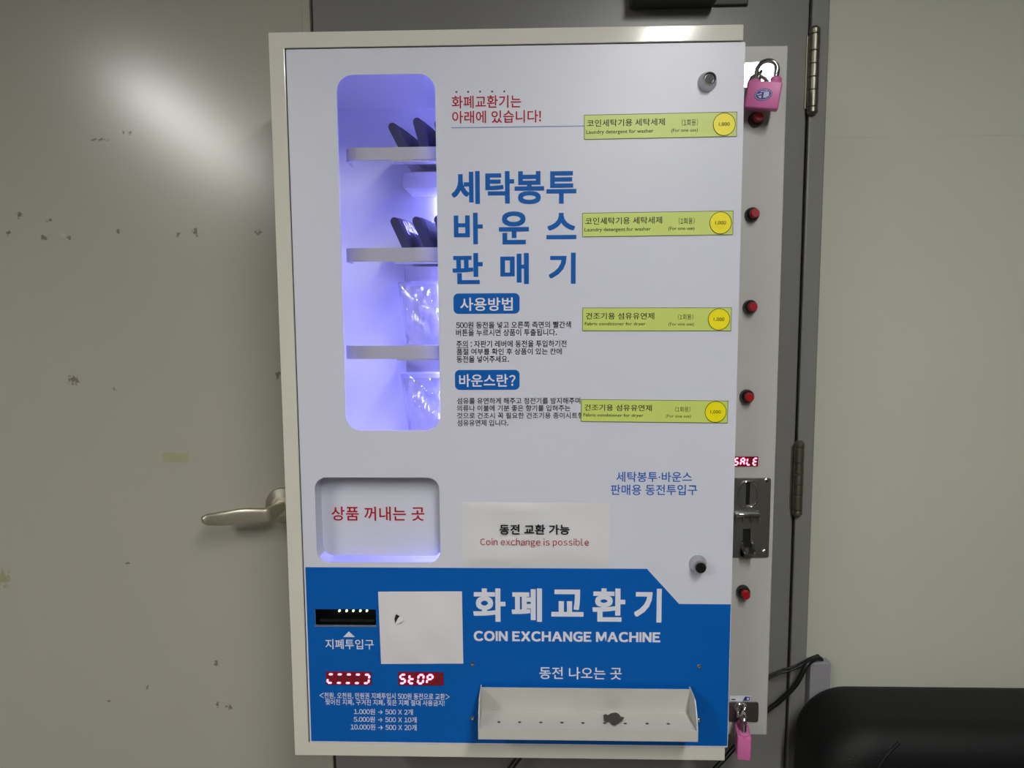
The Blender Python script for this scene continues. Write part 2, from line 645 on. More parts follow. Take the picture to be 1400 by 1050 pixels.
def hinge(px, pyt, pyb, door):
    c = at(px, (pyt + pyb) / 2, -0.008)
    zt, zb = at(px, pyt, -0.008).z, at(px, pyb, -0.008).z
    H = zt - zb
    x, y, r = c.x, -0.009, 0.0082
    m = MB()
    cuts = [0.0, 0.235, 0.41, 0.59, 0.765, 1.0]
    lo, hi = zb + 0.09 * H, zt - 0.09 * H
    for a, b in zip(cuts, cuts[1:]):
        z0, z1 = lo + (hi - lo) * a + 0.0005, lo + (hi - lo) * b - 0.0005
        m.lathe([(r - 0.0008, 0), (r, 0.04), (r, 0.96), (r - 0.0008, 1)], (x, y, z0), (x, y, z1), 28)
    m.cyl((x, y, lo), (x, y, hi), r - 0.0016)
    for (z0, z1) in ((hi + 0.0004, zt), (lo - 0.0004, zb)):
        m.lathe([(r * 0.95, 0), (r, 0.15), (r, 0.6), (r * 0.8, 0.8), (r * 0.45, 1.0)], (x, y, z0), (x, y, z1), 28)
    m.box(x - 0.010, x, -0.003, 0.0005, lo, hi)
    return m.build('hinge', M['brass'], door)


hinge(1112, 36, 158, door2)
hinge(1091, 602, 706, door2)

# door closer on the right leaf, its lower edge just in the picture
CL = at(924, -5, -0.05)
cx0, cx1 = at(866, 1, -0.05).x, at(985, 1, -0.05).x
dc = MB().box(cx0, cx1, -0.052, -0.0005, CL.z, CL.z + 0.062, r=0.004).build('door_closer', M['closer'], door2)
MB().box(cx0 + 0.012, cx1 + 0.055, -0.006, -0.0003, CL.z + 0.004, CL.z + 0.05, r=0.002).build('mounting_plate', M['closer'], dc)
MB().tube([(cx1 - 0.03, -0.03, CL.z + 0.060), (cx1 - 0.03, -0.03, CL.z + 0.075), (cx0 - 0.05, -0.16, CL.z + 0.085),
           (cx0 + 0.05, -0.012, DOOR_TOP + 0.012)], 0.006, 8).build('closer_arm', M['closer'], dc, angle=50)

# two rows of ceiling lamps
def ceiling_light(xa, ya, xb, yb, label):
    t = thing('ceiling_light', ((xa + xb) / 2, (ya + yb) / 2, CEIL), label, 'ceiling light')
    L = math.hypot(xb - xa, yb - ya)
    mt = Matrix.Translation(((xa + xb) / 2, (ya + yb) / 2, CEIL)) @ Matrix.Rotation(math.atan2(yb - ya, xb - xa), 4, 'Z')
    b = MB()
    b.box(-L / 2, L / 2, -0.065, 0.065, -0.025, -0.0005, r=0.003)
    b.bm.transform(mt)
    b.build('housing', M['lampbody'], t)
    b = MB().box(-L / 2 + 0.01, L / 2 - 0.01, -0.056, 0.056, -0.030, -0.0252)
    b.bm.transform(mt)
    b.build('diffuser', M['tube'], t, smooth=False)


ceiling_light(-1.42, -1.45, -1.70, -3.30, 'long ceiling lamp whose glow is mirrored in the left door leaf')
ceiling_light(0.45, -1.10, 0.45, -2.90, 'long ceiling lamp whose glow is mirrored in the machine top rim')

# ------------------------------------------------------------------ the machine
XL, XR = -0.31, 0.31
ZT, ZB = ZC + 0.50301, ZC - 0.50301
YF = -0.22
PX0, PX1 = XL + 0.0232, XR + 0.0023        # front panel
PZ1, PZ0 = ZT - 0.02255, ZB + 0.0208
mach = thing('vending_machine', (0, -0.11, ZB), 'white and blue coin change and laundry supply vending machine hung on grey double door', 'vending machine')

RIMW, BOTW = 0.0208, 0.0198
c = MB()
c.box(XL, XR, YF, -0.002, ZT - 0.0202, ZT, r=0.0010)                                   # top
c.box(XL, XL + RIMW, YF + 0.00005, -0.002, ZB + BOTW - 0.0009, ZT - 0.0202 + 0.0009, r=0.0010)     # left
c.box(XL, XR - 0.001, YF, -0.002, ZB, ZB + BOTW, r=0.0010)                             # bottom
c.box(XL + 0.005, XR - 0.003, -0.012, -0.003, ZB + 0.005, ZT - 0.005)                  # back sheet
c.box(XR - 0.012, XR - 0.0015, YF + 0.02, -0.0035, ZB + 0.006, ZT - 0.006)
c.box(XL + RIMW - 0.002, XR - 0.003, YF + 0.0030, YF + 0.0060, PZ1 + 0.0002, ZT - 0.0195, mi=1)   # dark strips added to give the gap its black shade
c.box(XL + RIMW - 0.001, PX0 - 0.0002, YF + 0.0030, YF + 0.0060, ZB + BOTW - 0.001, PZ1 + 0.0002, mi=1)
cabinet = c.build('cabinet', [M['ivory'], M['dark']], mach, angle=15)

# openings of the front panel
wx0 = (at(460.8, 140, YF).x + at(472.8, 555, YF).x) / 2
wx1 = (at(596, 140, YF).x + at(601, 555, YF).x) / 2
wz1, wz0 = at(528, 102, YF).z, at(537, 588.5, YF).z
ox0, ox1 = at(432, 710, YF).x, at(601.5, 710, YF).x
oz1, oz0 = at(516, 652.6, YF).z, at(517, 769, YF).z
bx0, bx1, bz0, bz1 = tbox(431.3, 514.3, 832.6, 854.8, YF)
p = MB()
outer = rrect(PX0, PX1, PZ0, PZ1, 0.0015, 2)
whole = rrect(wx0, wx1, wz0, wz1, 0.0215, 10)
phole = rrect(ox0, ox1, oz0, oz1, 0.017, 10)
bhole = rrect(bx0, bx1, bz0, bz1, 0.0008, 2)
sheet(p, [outer, whole, phole, bhole], YF - 0.001, 0.002)
for (a, b_, c_, d_) in ((PX0, PX0 + 0.002, PZ0, PZ1), (PX1 - 0.002, PX1, PZ0, PZ1), (PX0, PX1, PZ0, PZ0 + 0.002), (PX0, PX1, PZ1 - 0.002, PZ1)):
    p.box(a, b_, YF + 0.0005, YF + 0.016, c_, d_)
panel = p.build('front_panel', M['white'], mach)
YP = YF - 0.001                            # face of the panel
YI = YP - 0.0004                           # printing

# blue film on the lower part with its cut corner
blx0 = PX0 + 0.0022
bz_top = at(650, 776.5, YP).z
dA, dB = at(884.5, 777.6, YP), at(928.5, 825.7, YP)
film = [(blx0, PZ0 + 0.0022), (PX1 - 0.0008, PZ0 + 0.0022), (PX1 - 0.0008, dB.z), (dB.x, dB.z), (dA.x, bz_top), (blx0, bz_top)]
b = MB()
sheet(b, [film, bhole], YP - 0.0003, 0.0003)
b.build('blue_film', M['blue'], panel)
YB = YP - 0.0007

# lettering on the white half
m = MB()
letters(m, '화폐교환기는', 617.6, 712.5, 130.4, 147.8, YI, 0.012)
letters(m, '아래에 있습니다!', 618.2, 739.7, 151, 168.2, YI, 0.012)
m.build('notice_lettering', M['inkred'], panel, smooth=False)
m = MB()
for x in (624, 640, 656.4, 672.9, 689.4):
    q = at(x, 125.7 - (x - 624) * 0.012, YI)
    sheet(m, [disc_pts(q.x, q.z, 0.00125, 14)], YI, 0.0002)
m.build('emphasis_dots', M['inkgrey'], panel, smooth=False)
q0, q1 = at(617, 174.6, YI), at(800, 172.2, YI)
MB().box(q0.x, q1.x, YI, YP, (q0.z + q1.z) / 2 - 0.0006, (q0.z + q1.z) / 2 + 0.0006).build('rule_line', M['inkline'], panel, smooth=False)

m = MB()
for s, a, b_, t0, t1 in [('세', 617, 656, 234, 279), ('탁', 663.5, 703, 234, 278.5), ('봉', 703.5, 744, 234, 279), ('투', 747, 788, 234, 278.5),
                         ('바', 620.5, 660, 291, 334), ('운', 682, 723, 289, 334), ('스', 747, 788, 291, 327),
                         ('판', 618.5, 660, 346, 388.5), ('매', 684, 723, 346, 388.5), ('기', 750, 787, 345.5, 388)]:
    letters(m, s, a, b_, t0, t1, YI, 0.012, 0, 0.016)
m.build('title_lettering', M['inkblue'], panel, smooth=False)


def badge(px0, px1, py0, py1, s, tb):
    x0, x1, z0, z1 = tbox(px0, px1, py0, py1, YP)
    m = MB()
    sheet(m, [rrect(x0, x1, z0, z1, 0.0065, 6)], YP - 0.0003, 0.0003)
    o = m.build('heading_badge', M['inkblue'], panel, smooth=False)
    m = MB()
    letters(m, s, *tb, YP - 0.0006, 0.016)
    # the heading stays one piece with its badge
    lo = m.build('badge_lettering', M['inkwhite'], panel, smooth=False)


badge(620, 710.4, 401, 429, '사용방법', (629, 701, 406.8, 425))
badge(622, 710.4, 505.7, 533, '바운스란?', (627.7, 704.8, 511.6, 529))

m = MB()
for s, a, b_, t0, t1 in [('500원 동전을 넣고 오른쪽 측면의 빨간색', 623.5, 780.6, 439.5, 448.9), ('버튼을 누르시면 상품이 투출됩니다.', 623.5, 761.3, 449.8, 459.3),
                         ('주의 : 자판기 레버에 동전을 투입하기전', 623.9, 774.5, 465.4, 474.8), ('품절 여부를 확인 후 상품이 있는 칸에', 624.3, 768.2, 476.2, 485.0),
                         ('동전을 넣어주세요.', 624.3, 696, 486.3, 495.8)]:
    letters(m, s, a, b_, t0, t1, YI, 0.014)
q0, q1 = at(624, 475.6, YI), at(640.5, 475.6, YI)
m.faces([(q0.x, YI, q0.z), (q1.x, YI, q0.z), (q1.x, YI, q0.z + 0.0006), (q0.x, YI, q0.z + 0.0006)], [(0, 1, 2, 3)])
m.build('instruction_lettering', M['inkblack'], panel, smooth=False)
m = MB()
for s, a, b_, t0, t1 in [('섬유를 유연하게 해주고 정전기를 방지해주며', 624.7, 793.4, 543.6, 552.4), ('의류나 이불에 기분 좋은 향기를 입혀주는', 624.7, 779.8, 553.8, 562.4),
                         ('것으로 건조시 꼭 필요한 건조기용 종이시트형', 624.7, 797.5, 563.9, 572.4), ('섬유유연제 입니다.', 625, 695, 573.8, 582.6)]:
    letters(m, s, a, b_, t0, t1, YI, 0.014)
m.build('description_lettering', M['inkblack'], panel, smooth=False)
m = MB()
letters(m, '세탁봉투·바운스', 842.5, 946, 645, 659, YI, 0.012)
letters(m, '판매용 동전투입구', 835, 953.3, 662.5, 677, YI, 0.012)
m.build('coin_slot_lettering', M['inkmid'], panel, smooth=False)

# lettering on the blue half
m = MB()
for s, a, b_, t0, t1 in [('화', 647, 691, 804.4, 850), ('폐', 699.5, 741, 804.4, 850), ('교', 753.8, 797.8, 806, 843), ('환', 810, 854.8, 804.4, 850), ('기', 867, 904.5, 804.8, 851)]:
    letters(m, s, a, b_, t0, t1, YB, 0.012, 0, 0.018)
m.build('exchange_title_lettering', M['inkwhite'], panel, smooth=False)
m = MB()
letters(m, 'COIN EXCHANGE MACHINE', 647.7, 902.8, 863.4, 877.4, YB, 0.010, 0, 0.030)
m.build('english_lettering', M['inkwhite'], panel, smooth=False)
m = MB()
letters(m, '동전 나오는 곳', 737.5, 850, 912, 928.8, YB, 0.010)
m.build('coin_outlet_lettering', M['inkwhite'], panel, smooth=False)
m = MB()
letters(m, '지폐투입구', 444.8, 511, 874, 887.7, YB, 0.010)
A, B, C = at(476.9, 863.2, YB), at(469.2, 871, YB), at(485.4, 871, YB)
m.faces([A, B, C], [(0, 1, 2)])
m.build('bill_slot_lettering', M['inkwhite'], panel, smooth=False)
m = MB()
for s, a, b_, t0, t1 in [('<천원. 오천원. 만원권 지폐투입시 500원 동전으로 교환>', 436.8, 614.9, 947.4, 956.0), ('찢어진 지폐, 구겨진 지폐, 젖은 지폐 절대 사용금지!', 444.7, 607.8, 956.6, 964.8),
                         ('1.000원 → 500 X 2개', 484, 564.4, 969.2, 977.2), ('5.000원 → 500 X 10개', 483.6, 569.5, 979.8, 987.8), ('10.000원 → 500 X 20개', 479.5, 569.5, 990.2, 998.4)]:
    letters(m, s, a, b_, t0, t1, YB, 0.008)
m.build('rate_lettering', M['inkwhite'], panel, smooth=False)

# ---- chamber behind the window, lit by a strip in its far corner
CX0, CX1 = at(412, 400, YF).x, at(690, 400, YF).x
CZ1 = at(530, 149, -0.03).z
CZ0 = at(516, 800, YF).z
CY = -0.03
ch = MB()
T = 0.002
ch.box(CX0, CX1, CY, CY + T, CZ0, CZ1)
ch.box(CX0 - T, CX0, YF + 0.018, CY + T, CZ0, CZ1)
ch.box(CX1, CX1 + T, YF + 0.018, CY + T, CZ0, CZ1)
ch.box(CX0 - T, CX1 + T, YF + 0.018, CY + T, CZ1, CZ1 + T)
ch.box(CX0 - T, CX1 + T, YF + 0.018, CY + T, CZ0 - T, CZ0)
ch.build('product_chamber', M['inner'], mach, smooth=False)
LX = at(606, 300, CY - 0.004).x
ls = MB().box(LX - 0.005, LX + 0.005, CY - 0.006, CY - 0.0005, CZ0 + 0.02, CZ1 - 0.08).build('light_strip', M['led'], mach, smooth=False)
LX2 = at(520, 120, YF + 0.03).x
MB().box(CX1 - 0.012, CX1 - 0.001, YF + 0.03, YF + 0.04, CZ0 + 0.05, CZ1 - 0.02).build('light_strip', M['led'], mach, smooth=False)

m = MB()
sheet(m, [rrect(wx0 - 0.008, wx1 + 0.008, wz0 - 0.008, wz1 + 0.008, 0.02, 6)], YF + 0.0022, 0.002)
m.build('window_pane', M['acrylic'], mach)

# ---- shelves: front rail bent back at its left end, tray box behind it
YS = -0.190
RAILS = [(201.5, 218.5), (338.7, 357.3), (472.7, 490.7)]
rail_z = []
for (a, b_) in RAILS:
    z1, z0 = at(540, a, YS).z, at(540, b_, YS).z
    rail_z.append((z0, z1))
step = (rail_z[0][0] - rail_z[2][0]) / 2
rail_z.append((rail_z[2][0] - step, rail_z[2][1] - step))
TX0 = at(551.5, 370, -0.125).x
shelves = []
for i, (z0, z1) in enumerate(rail_z):
    m = MB()
    xl = at(470, (RAILS[min(i, 2)][0]) + 8, YS).x if i < 3 else at(474, 600, YS).x
    xr = CX1 - 0.003
    # front bar as a swept flat strip with a rounded corner going back
    pth = [(xr, YS)] + [(xl + 0.016 - 0.016 * math.sin(t), YS + 0.016 - 0.016 * math.cos(t)) for t in [math.pi / 2 * k / 6 for k in range(7)]] + [(xl, YS + 0.045)]
    vs, fs = [], []
    th = 0.0015
    n = len(pth)
    for k, (x, y) in enumerate(pth):
        d = Vector((pth[min(k + 1, n - 1)][0] - pth[max(k - 1, 0)][0], pth[min(k + 1, n - 1)][1] - pth[max(k - 1, 0)][1], 0)).normalized()
        s = Vector((-d.y, d.x, 0)) * th
        vs += [(x, y, z0), (x, y, z1), (x - s.x, y - s.y, z1), (x - s.x, y - s.y, z0)]
    for k in range(n - 1):
        for j in range(4):
            fs.append((k * 4 + j, k * 4 + (j + 1) % 4, k * 4 + 4 + (j + 1) % 4, k * 4 + 4 + j))
    fs += [(0, 1, 2, 3), tuple(range(4 * n - 4, 4 * n))]
    m.faces(vs, fs)
    # lap joint plate and screws
    jx = at(566 + i, 300, YS).x
    m.box(jx, xr, YS - 0.0015, YS, z0, z1)
    for px in (540, 556):
        sx = at(px + i * 2, 300, YS).x
        m.cyl((sx, YS, (z0 + z1) / 2 + 0.001), (sx, YS - 0.0009, (z0 + z1) / 2 + 0.001), 0.0016, seg=12)
    m.box(jx - 0.03, xr, YS, YS + 0.02, z0 - 0.0022, z0 - 0.0004)
    m.box(TX0, xr, YS + 0.0002, CY - 0.001, z0 + 0.0155, z0 + 0.017)             # carrier plate
    m.box(TX0, xr, CY - 0.008, CY - 0.001, z0 - 0.0020, z0 + 0.0157)
    sh = m.build('shelf_rail', M['tray'], mach, smooth=False)
    MB().box(TX0, xr, -0.118, CY - 0.001, z0 - 0.0245, z0 - 0.0022, r=0.001).build('tray_box', M['tray'], sh)
    shelves.append(sh)


# ---- pickup opening: rim, flap with red words
YFL = YF + 0.029
fx0, fx1 = at(440.5, 710, YFL).x, ox1 - 0.0004
fz1, fz0 = oz1 - 0.0004, at(516, 759.5, YFL).z
rim = MB()
loop = [q for q in rrect(ox0, ox1, oz0, oz1, 0.017, 10)]
keep = [q for q in loop if q[1] > oz0 + 0.006]
# tunnel wall around the top and the sides, open below
i0 = min(range(len(loop)), key=lambda k: (loop[k][0] < (ox0 + ox1) / 2, loop[k][1] if loop[k][1] > oz0 + 0.006 else 9))
order = [loop[(i0 + k) % len(loop)] for k in range(len(loop))]
order = [q for q in order if q[1] > oz0 + 0.006]
cxm, czm = (ox0 + ox1) / 2, (oz0 + oz1) / 2
n = len(order)
vs = []
for (x, z) in order:
    d_ = Vector((x - cxm, z - czm)).normalized() * 0.0016
    vs += [(x + d_.x * .05, YF + 0.0010, z + d_.y * .05), (x + d_.x * .05, YFL + 0.004, z + d_.y * .05), (x + d_.x, YFL + 0.004, z + d_.y), (x + d_.x, YF + 0.0010, z + d_.y)]
fs = [(0, 1, 2, 3), (4 * n - 1, 4 * n - 2, 4 * n - 3, 4 * n - 4)]
for k in range(n - 1):
    fs += [(4 * k + j, 4 * k + (j + 1) % 4, 4 * k + 4 + (j + 1) % 4, 4 * k + 4 + j) for j in range(4)]
rim.faces(vs, fs)
rim.build('pickup_tunnel', M['white'], mach)
fl = MB()
sheet(fl, [rrect(fx0, fx1, fz0, fz1, 0.0155, 8)], YFL, 0.002)
flap = fl.build('pickup_flap', M['white'], mach)
m = MB()
letters(m, '상품 꺼내는 곳', 453, 580.3, 692.6, 712, YFL - 0.0004, 0.014)
m.build('flap_lettering', M['inkred'], flap, smooth=False)

# ---- price stickers
STK = [((798.4, 157.2), (1007.8, 153.0), (1007.0, 186.8), (798.4, 191.3), 'w', 'yellow green washer detergent price sticker with glare, topmost'),
       ((796, 291), (1002.5, 288.3), (1002, 321), (796, 324.5), 'w', 'yellow green washer detergent price sticker beside the large blue title'),
       ((796.3, 420.5), (1000, 420.5), (999.5, 452.6), (796, 452.6), 'd', 'yellow green dryer conditioner price sticker beside the upper blue badge'),
       ((794.5, 546), (995.5, 547.5), (994.5, 578.8), (794, 576.2), 'd', 'yellow green dryer conditioner price sticker beside the lower paragraph')]
for (TL, TR, BR, BL, kind, lab) in STK:
    a, b_, c_, d_ = [at(q[0], q[1], YP) for q in (TL, TR, BR, BL)]
    x0, x1 = (a.x + d_.x) / 2, (b_.x + c_.x) / 2
    z1, z0 = (a.z + b_.z) / 2, (c_.z + d_.z) / 2
    W_, H_ = x1 - x0, z1 - z0
    tilt = math.atan2(((b_.z - a.z) + (c_.z - d_.z)) / 2, W_)
    cx, cz = (x0 + x1) / 2, (z0 + z1) / 2
    rot = Matrix.Translation((cx, 0, cz)) @ Matrix.Rotation(-tilt, 4, 'Y') @ Matrix.Translation((-cx, 0, -cz))
    y1 = YP - 0.0008
    m = MB()
    sheet(m, [[(x0, z0), (x1, z0), (x1, z1), (x0, z1)]], y1, 0.00028)
    e = 0.0007
    for (u0, u1, v0, v1) in ((x0, x1, z0, z0 + e), (x0, x1, z1 - e, z1), (x0, x0 + e, z0, z1), (x1 - e, x1, z0, z1)):
        m.faces([(u0, y1 - 0.0001, v0), (u1, y1 - 0.0001, v0), (u1, y1 - 0.0001, v1), (u0, y1 - 0.0001, v1)], [(0, 1, 2, 3)], 1)
    m.bm.transform(rot)
    st = m.build('price_sticker', [M['green'], M['greendk']], mach, smooth=False)
    st['label'] = lab

    def fb(u0, u1, v0, v1):
        return (x0 + W_ * u0, x0 + W_ * u1, z1 - H_ * v1, z1 - H_ * v0)
    m = MB()
    yy = y1 - 0.0003
    if kind == 'w':
        text_into(m, '코인세탁기용 세탁세제', *fb(.02, .53, .20, .49), yy, 0.006)
        latin_into(m, 'Laundry detergent for washer', *fb(.015, .455, .62, .82), yy, 0.004)
        text_into(m, '(1회용)', *fb(.64, .745, .26, .53), yy, 0.0)
        latin_into(m, '(For one use)', *fb(.572, .745, .63, .81), yy, 0.0)
    else:
        text_into(m, '건조기용 섬유유연제', *fb(.023, .483, .22, .50), yy, 0.006)
        latin_into(m, 'Fabric conditioner for dryer', *fb(.017, .425, .62, .80), yy, 0.004)
        text_into(m, '(1회용)', *fb(.642, .745, .28, .52), yy, 0.0)
        latin_into(m, '(For one use)', *fb(.58, .75, .63, .81), yy, 0.0)
    m.bm.transform(rot)
    m.build('sticker_lettering', M['inkblack'], st, smooth=False)
    m = MB()
    dcx, dcz, dr = x0 + W_ * .916, (z0 + z1) / 2, 0.0145
    sheet(m, [disc_pts(dcx, dcz, dr, 40)], yy - 0.0003, 0.0003)
    sheet(m, [disc_pts(dcx, dcz, dr + 0.0001, 40), disc_pts(dcx, dcz, dr - 0.0006, 40)], yy - 0.00045, 0.0002, mi=1)
    latin_into(m, '1,000', dcx - 0.0070, dcx + 0.0070, dcz - 0.0028, dcz + 0.0024, yy - 0.0006, 0.004, 1)
    m.bm.transform(rot)
    m.build('price_dot', [M['yellow'], M['inkblack']], st, smooth=False)

# ---- laminated notice and blank paper, both slightly wavy
def paper_sheet(name, quad, yf, material, amp, n=24, hole=None, seed=1):
    rnd = random.Random(seed)
    ph = [rnd.uniform(0, 6.28) for _ in range(6)]
    a, b_, c_, d_ = [at(q[0], q[1], yf) for q in quad]        # TL TR BR BL
    m = MB()
    g = {}
    for j in range(n + 1):
        for i in range(n + 1):
            u, v = i / n, j / n
            q = a.lerp(b_, u).lerp(d_.lerp(c_, u), v)
            edge = min(u, 1 - u, v, 1 - v)
            wv = amp * (0.45 + 0.3 * math.sin(7 * v + 2.2 * u + ph[0]) + 0.25 * math.sin(11 * u - 5 * v + ph[1])) * min(1, edge * 9 + 0.05)
            g[i, j] = m.bm.verts.new((q.x, yf - wv, q.z))
    for j in range(n):
        for i in range(n):
            if hole and (i, j) in hole:
                continue
            m.bm.faces.new([g[i, j], g[i, j + 1], g[i + 1, j + 1], g[i + 1, j]])
    m.bm.normal_update()
    bmesh.ops.solidify(m.bm, geom=list(m.bm.faces), thickness=0.00025)
    return m, (a, b_, c_, d_)


m, _ = paper_sheet('notice_sheet', ((630.2, 686.3), (833.7, 688.2), (832.9, 773.4), (631.4, 774.4)), YP - 0.0006, M['lamin'], 0.0030, seed=3)
ns = m.build('notice_sheet', M['lamin'], mach)
ns['label'] = 'clear laminated white notice reading Coin exchange is possible'
m = MB()
letters(m, '동전 교환 가능', 682.9, 778.9, 717, 731, YP - 0.0040, 0.022)
letters(m, 'Coin exchange is possible', 656.6, 805, 736.0, 748.6, YP - 0.0040, 0.0, 1)
m.build('notice_lettering', [M['inkblack'], M['inkred']], ns, smooth=False)

m, _ = paper_sheet('blank_paper', ((517, 809), (631.6, 808.6), (633.4, 907.2), (521, 907.8)), YB - 0.0006, M['paper'], 0.0030, n=32, seed=9)
bp = m.build('blank_paper', M['paper'], mach)
bp['label'] = 'blank white paper with a small torn hole covering the blue panel'
yt = YB - 0.0042
m = MB()
tri = [at(541.5, 839.5, yt), at(546.5, 842.5, yt), at(543.5, 846, yt), at(540.5, 852.5, yt), at(539.2, 846, yt)]
m.faces(tri, [(0, 4, 3, 2, 1)], 0)
m.faces([at(547, 842.8, yt), at(551, 848, yt - 0.003), at(545.5, 852.5, yt - 0.002), at(540.6, 853, yt), at(543.5, 846, yt)], [(0, 1, 2, 3, 4)], 1)
m.keep = True
m.build('torn_flap', [M['dark'], M['paper']], bp, smooth=False)

# ---- bill slot with five green lamps
bs = MB()
d = 0.024
bs.faces([(bx0, YF, bz0), (bx1, YF, bz0), (bx1, YF, bz1), (bx0, YF, bz1), (bx0, YF + d, bz0), (bx1, YF + d, bz0), (bx1, YF + d, bz1), (bx0, YF + d, bz1)],
         [(0, 1, 5, 4), (1, 2, 6, 5), (2, 3, 7, 6), (3, 0, 4, 7), (4, 5, 6, 7)])
bs.box(bx0 + 0.004, bx1 - 0.004, YF + 0.006, YF + 0.022, bz0 + 0.002, bz0 + 0.006)
bill = bs.build('bill_slot', M['slot'], mach, smooth=False)
for x in (463.5, 473.3, 482.5, 492, 501):
    q = at(x, 836.0, YF + 0.004)
    MB().lathe([(0.0016, 0), (0.0014, 0.5), (0.0006, 1)], (q.x, YF + 0.0075, q.z), (q.x, YF + 0.0035, q.z), 14).build('green_lamp', M['greenled'], bill)
bl = MB()
bl.box(bx0 - 0.0008, bx1 + 0.0008, YP - 0.0012, YP + 0.001, bz0 - 0.0014, bz0 - 0.0002)
bl.build('slot_lip', M['chrome'], bill, smooth=False)

# ---- seven segment displays
SEGS = {'S': 'afgcd', 't': 'fged', 'O': 'abcdef', 'P': 'abfge', '8': '', 'A': 'abcefg', 'L': 'fed', 'E': 'afged', '[': 'aed', '-': 'ad', ']': 'abcd'}


def display(px0, px1, py0, py1, Y, word, inset=0.0):
    x0, x1, z0, z1 = tbox(px0, px1, py0, py1, Y)
    f = MB().box(x0, x1, Y - 0.0016, Y + 0.0, z0, z1, r=0.0003, seg=1).build('digit_display', M['dispface'], mach)
    n = len(word)
    lit, off = MB(), MB()
    cw = (x1 - x0) / n
    yy = Y - 0.0020
    H = (z1 - z0) * 0.80
    Wd = cw * 0.60
    t = min(0.0027, H * 0.175)
    sl = 0.14
    for k, chh in enumerate(word):
        cx = x0 + cw * (k + 0.5)
        cz = (z0 + z1) / 2
        hh, ww = H / 2 - t / 2, Wd / 2 - t * 0.1
        segs = {'a': ((-ww, hh), (ww, hh)), 'g': ((-ww, 0), (ww, 0)), 'd': ((-ww, -hh), (ww, -hh)),
                'f': ((-ww, hh), (-ww, 0)), 'b': ((ww, hh), (ww, 0)), 'e': ((-ww, 0), (-ww, -hh)), 'c': ((ww, 0), (ww, -hh))}
        for key, (A, B) in segs.items():
            tgt = lit if key in SEGS[chh] else off
            A, B = Vector(A), Vector(B)
            dv = (B - A).normalized()
            nv = Vector((-dv.y, dv.x))
            A2, B2 = A + dv * t * 0.22, B - dv * t * 0.22
            tt = t if key in SEGS[chh] else t * 0.55
            q = [A2, A2 + dv * tt * .4 + nv * tt * .5, B2 - dv * tt * .4 + nv * tt * .5, B2, B2 - dv * tt * .4 - nv * tt * .5, A2 + dv * tt * .4 - nv * tt * .5]
            tgt.faces([(cx + p_.x + p_.y * sl, yy if tgt is lit else yy + 0.0002, cz + p_.y) for p_ in q], [(0, 1, 2, 3, 4, 5)])
    if len(off.bm.verts):
        off.build('unlit_segments', M['segoff'], f, smooth=False)
    lit.build('lit_segments', M['seg'], f, smooth=False)
    return f


display(446, 507.6, 918.2, 935.8, YB, '[---]')
display(544.7, 606.4, 918.7, 936.4, YB, 'StOP8')

# ---- cam locks on the front
def cam_lock(px, py, keyhole):
    q = at(px, py, YP)
    m = MB()
    m.lathe([(0.0122, 0), (0.0122, 0.10), (0.0108, 0.30), (0.0090, 0.85), (0.0074, 1.0), (0.0058, 0.80)], (q.x, YP + 0.0, q.z), (q.x, YP - 0.017, q.z), 36)
    o = m.build('cam_lock', M['satin'], mach)
    m = MB()
    if keyhole:
        m.lathe([(0.0056, 0), (0.0055, 1.0)], (q.x, YP - 0.0120, q.z), (q.x, YP - 0.0146, q.z), 24)
        m.box(q.x - 0.0010, q.x + 0.0010, YP - 0.0152, YP - 0.0140, q.z - 0.004, q.z + 0.004)
    else:
        m.lathe([(0.0074, 0), (0.0074, 0.7), (0.0064, 1.0), (0.0045, 1.0), (0.0040, 0.6)], (q.x, YP - 0.016, q.z), (q.x, YP - 0.0195, q.z), 28)
    m.build('key_cylinder', M['slot'] if keyhole else M['black'], o)


cam_lock(966.5, 112.5, True)
cam_lock(953.8, 770.3, False)

# ---- coin tray with perforated floor
YTB = YP - 0.0012
TXL, TXR = at(656, 960, YTB).x, at(938, 960, YTB).x
tz_top = at(800, 941.5, YTB - 0.008).z
tz_cr = at(800, 971.4, YTB).z
YTF = YTB - 0.050
tz_lip1, tz_lip0 = at(800, 997.2, YTF).z, at(800, 1011.5, YTF).z
tfl = tz_lip1 - 0.0012
xl, xr = at(655.5, 1000, YTF).x, at(952.5, 1000, YTF).x
t = 0.0016
tr = MB()
TXL, TXR = xl, xr
def xz_slab(pts4, th, mi=0):
    """slab between four (y,z) corners, swept over the tray width"""
    vs = []
    for x in (TXL, TXR):
        for (y, z) in pts4:
            vs.append((x, y, z))
    tr.faces(vs, [(0, 1, 2, 3), (7, 6, 5, 4), (0, 4, 5, 1), (1, 5, 6, 2), (2, 6, 7, 3), (3, 7, 4, 0)], mi)
xz_slab([(YTB - 0.008, tz_top), (YTB - 0.0065, tz_top), (YTB, tz_cr), (YTB - t, tz_cr)], t)
# floor built as a strip with round holes
holes = []
zc_ = (tz_cr + tfl) / 2
fl2 = MB()
hx = [at(px, 987.6, (YTB + YTF) / 2 - 0.008).x for px in (682, 710.4, 739.4, 768.5, 797, 827, 855, 885, 914)]
floor_len = math.hypot(YTF - YTB, tfl - tz_cr)
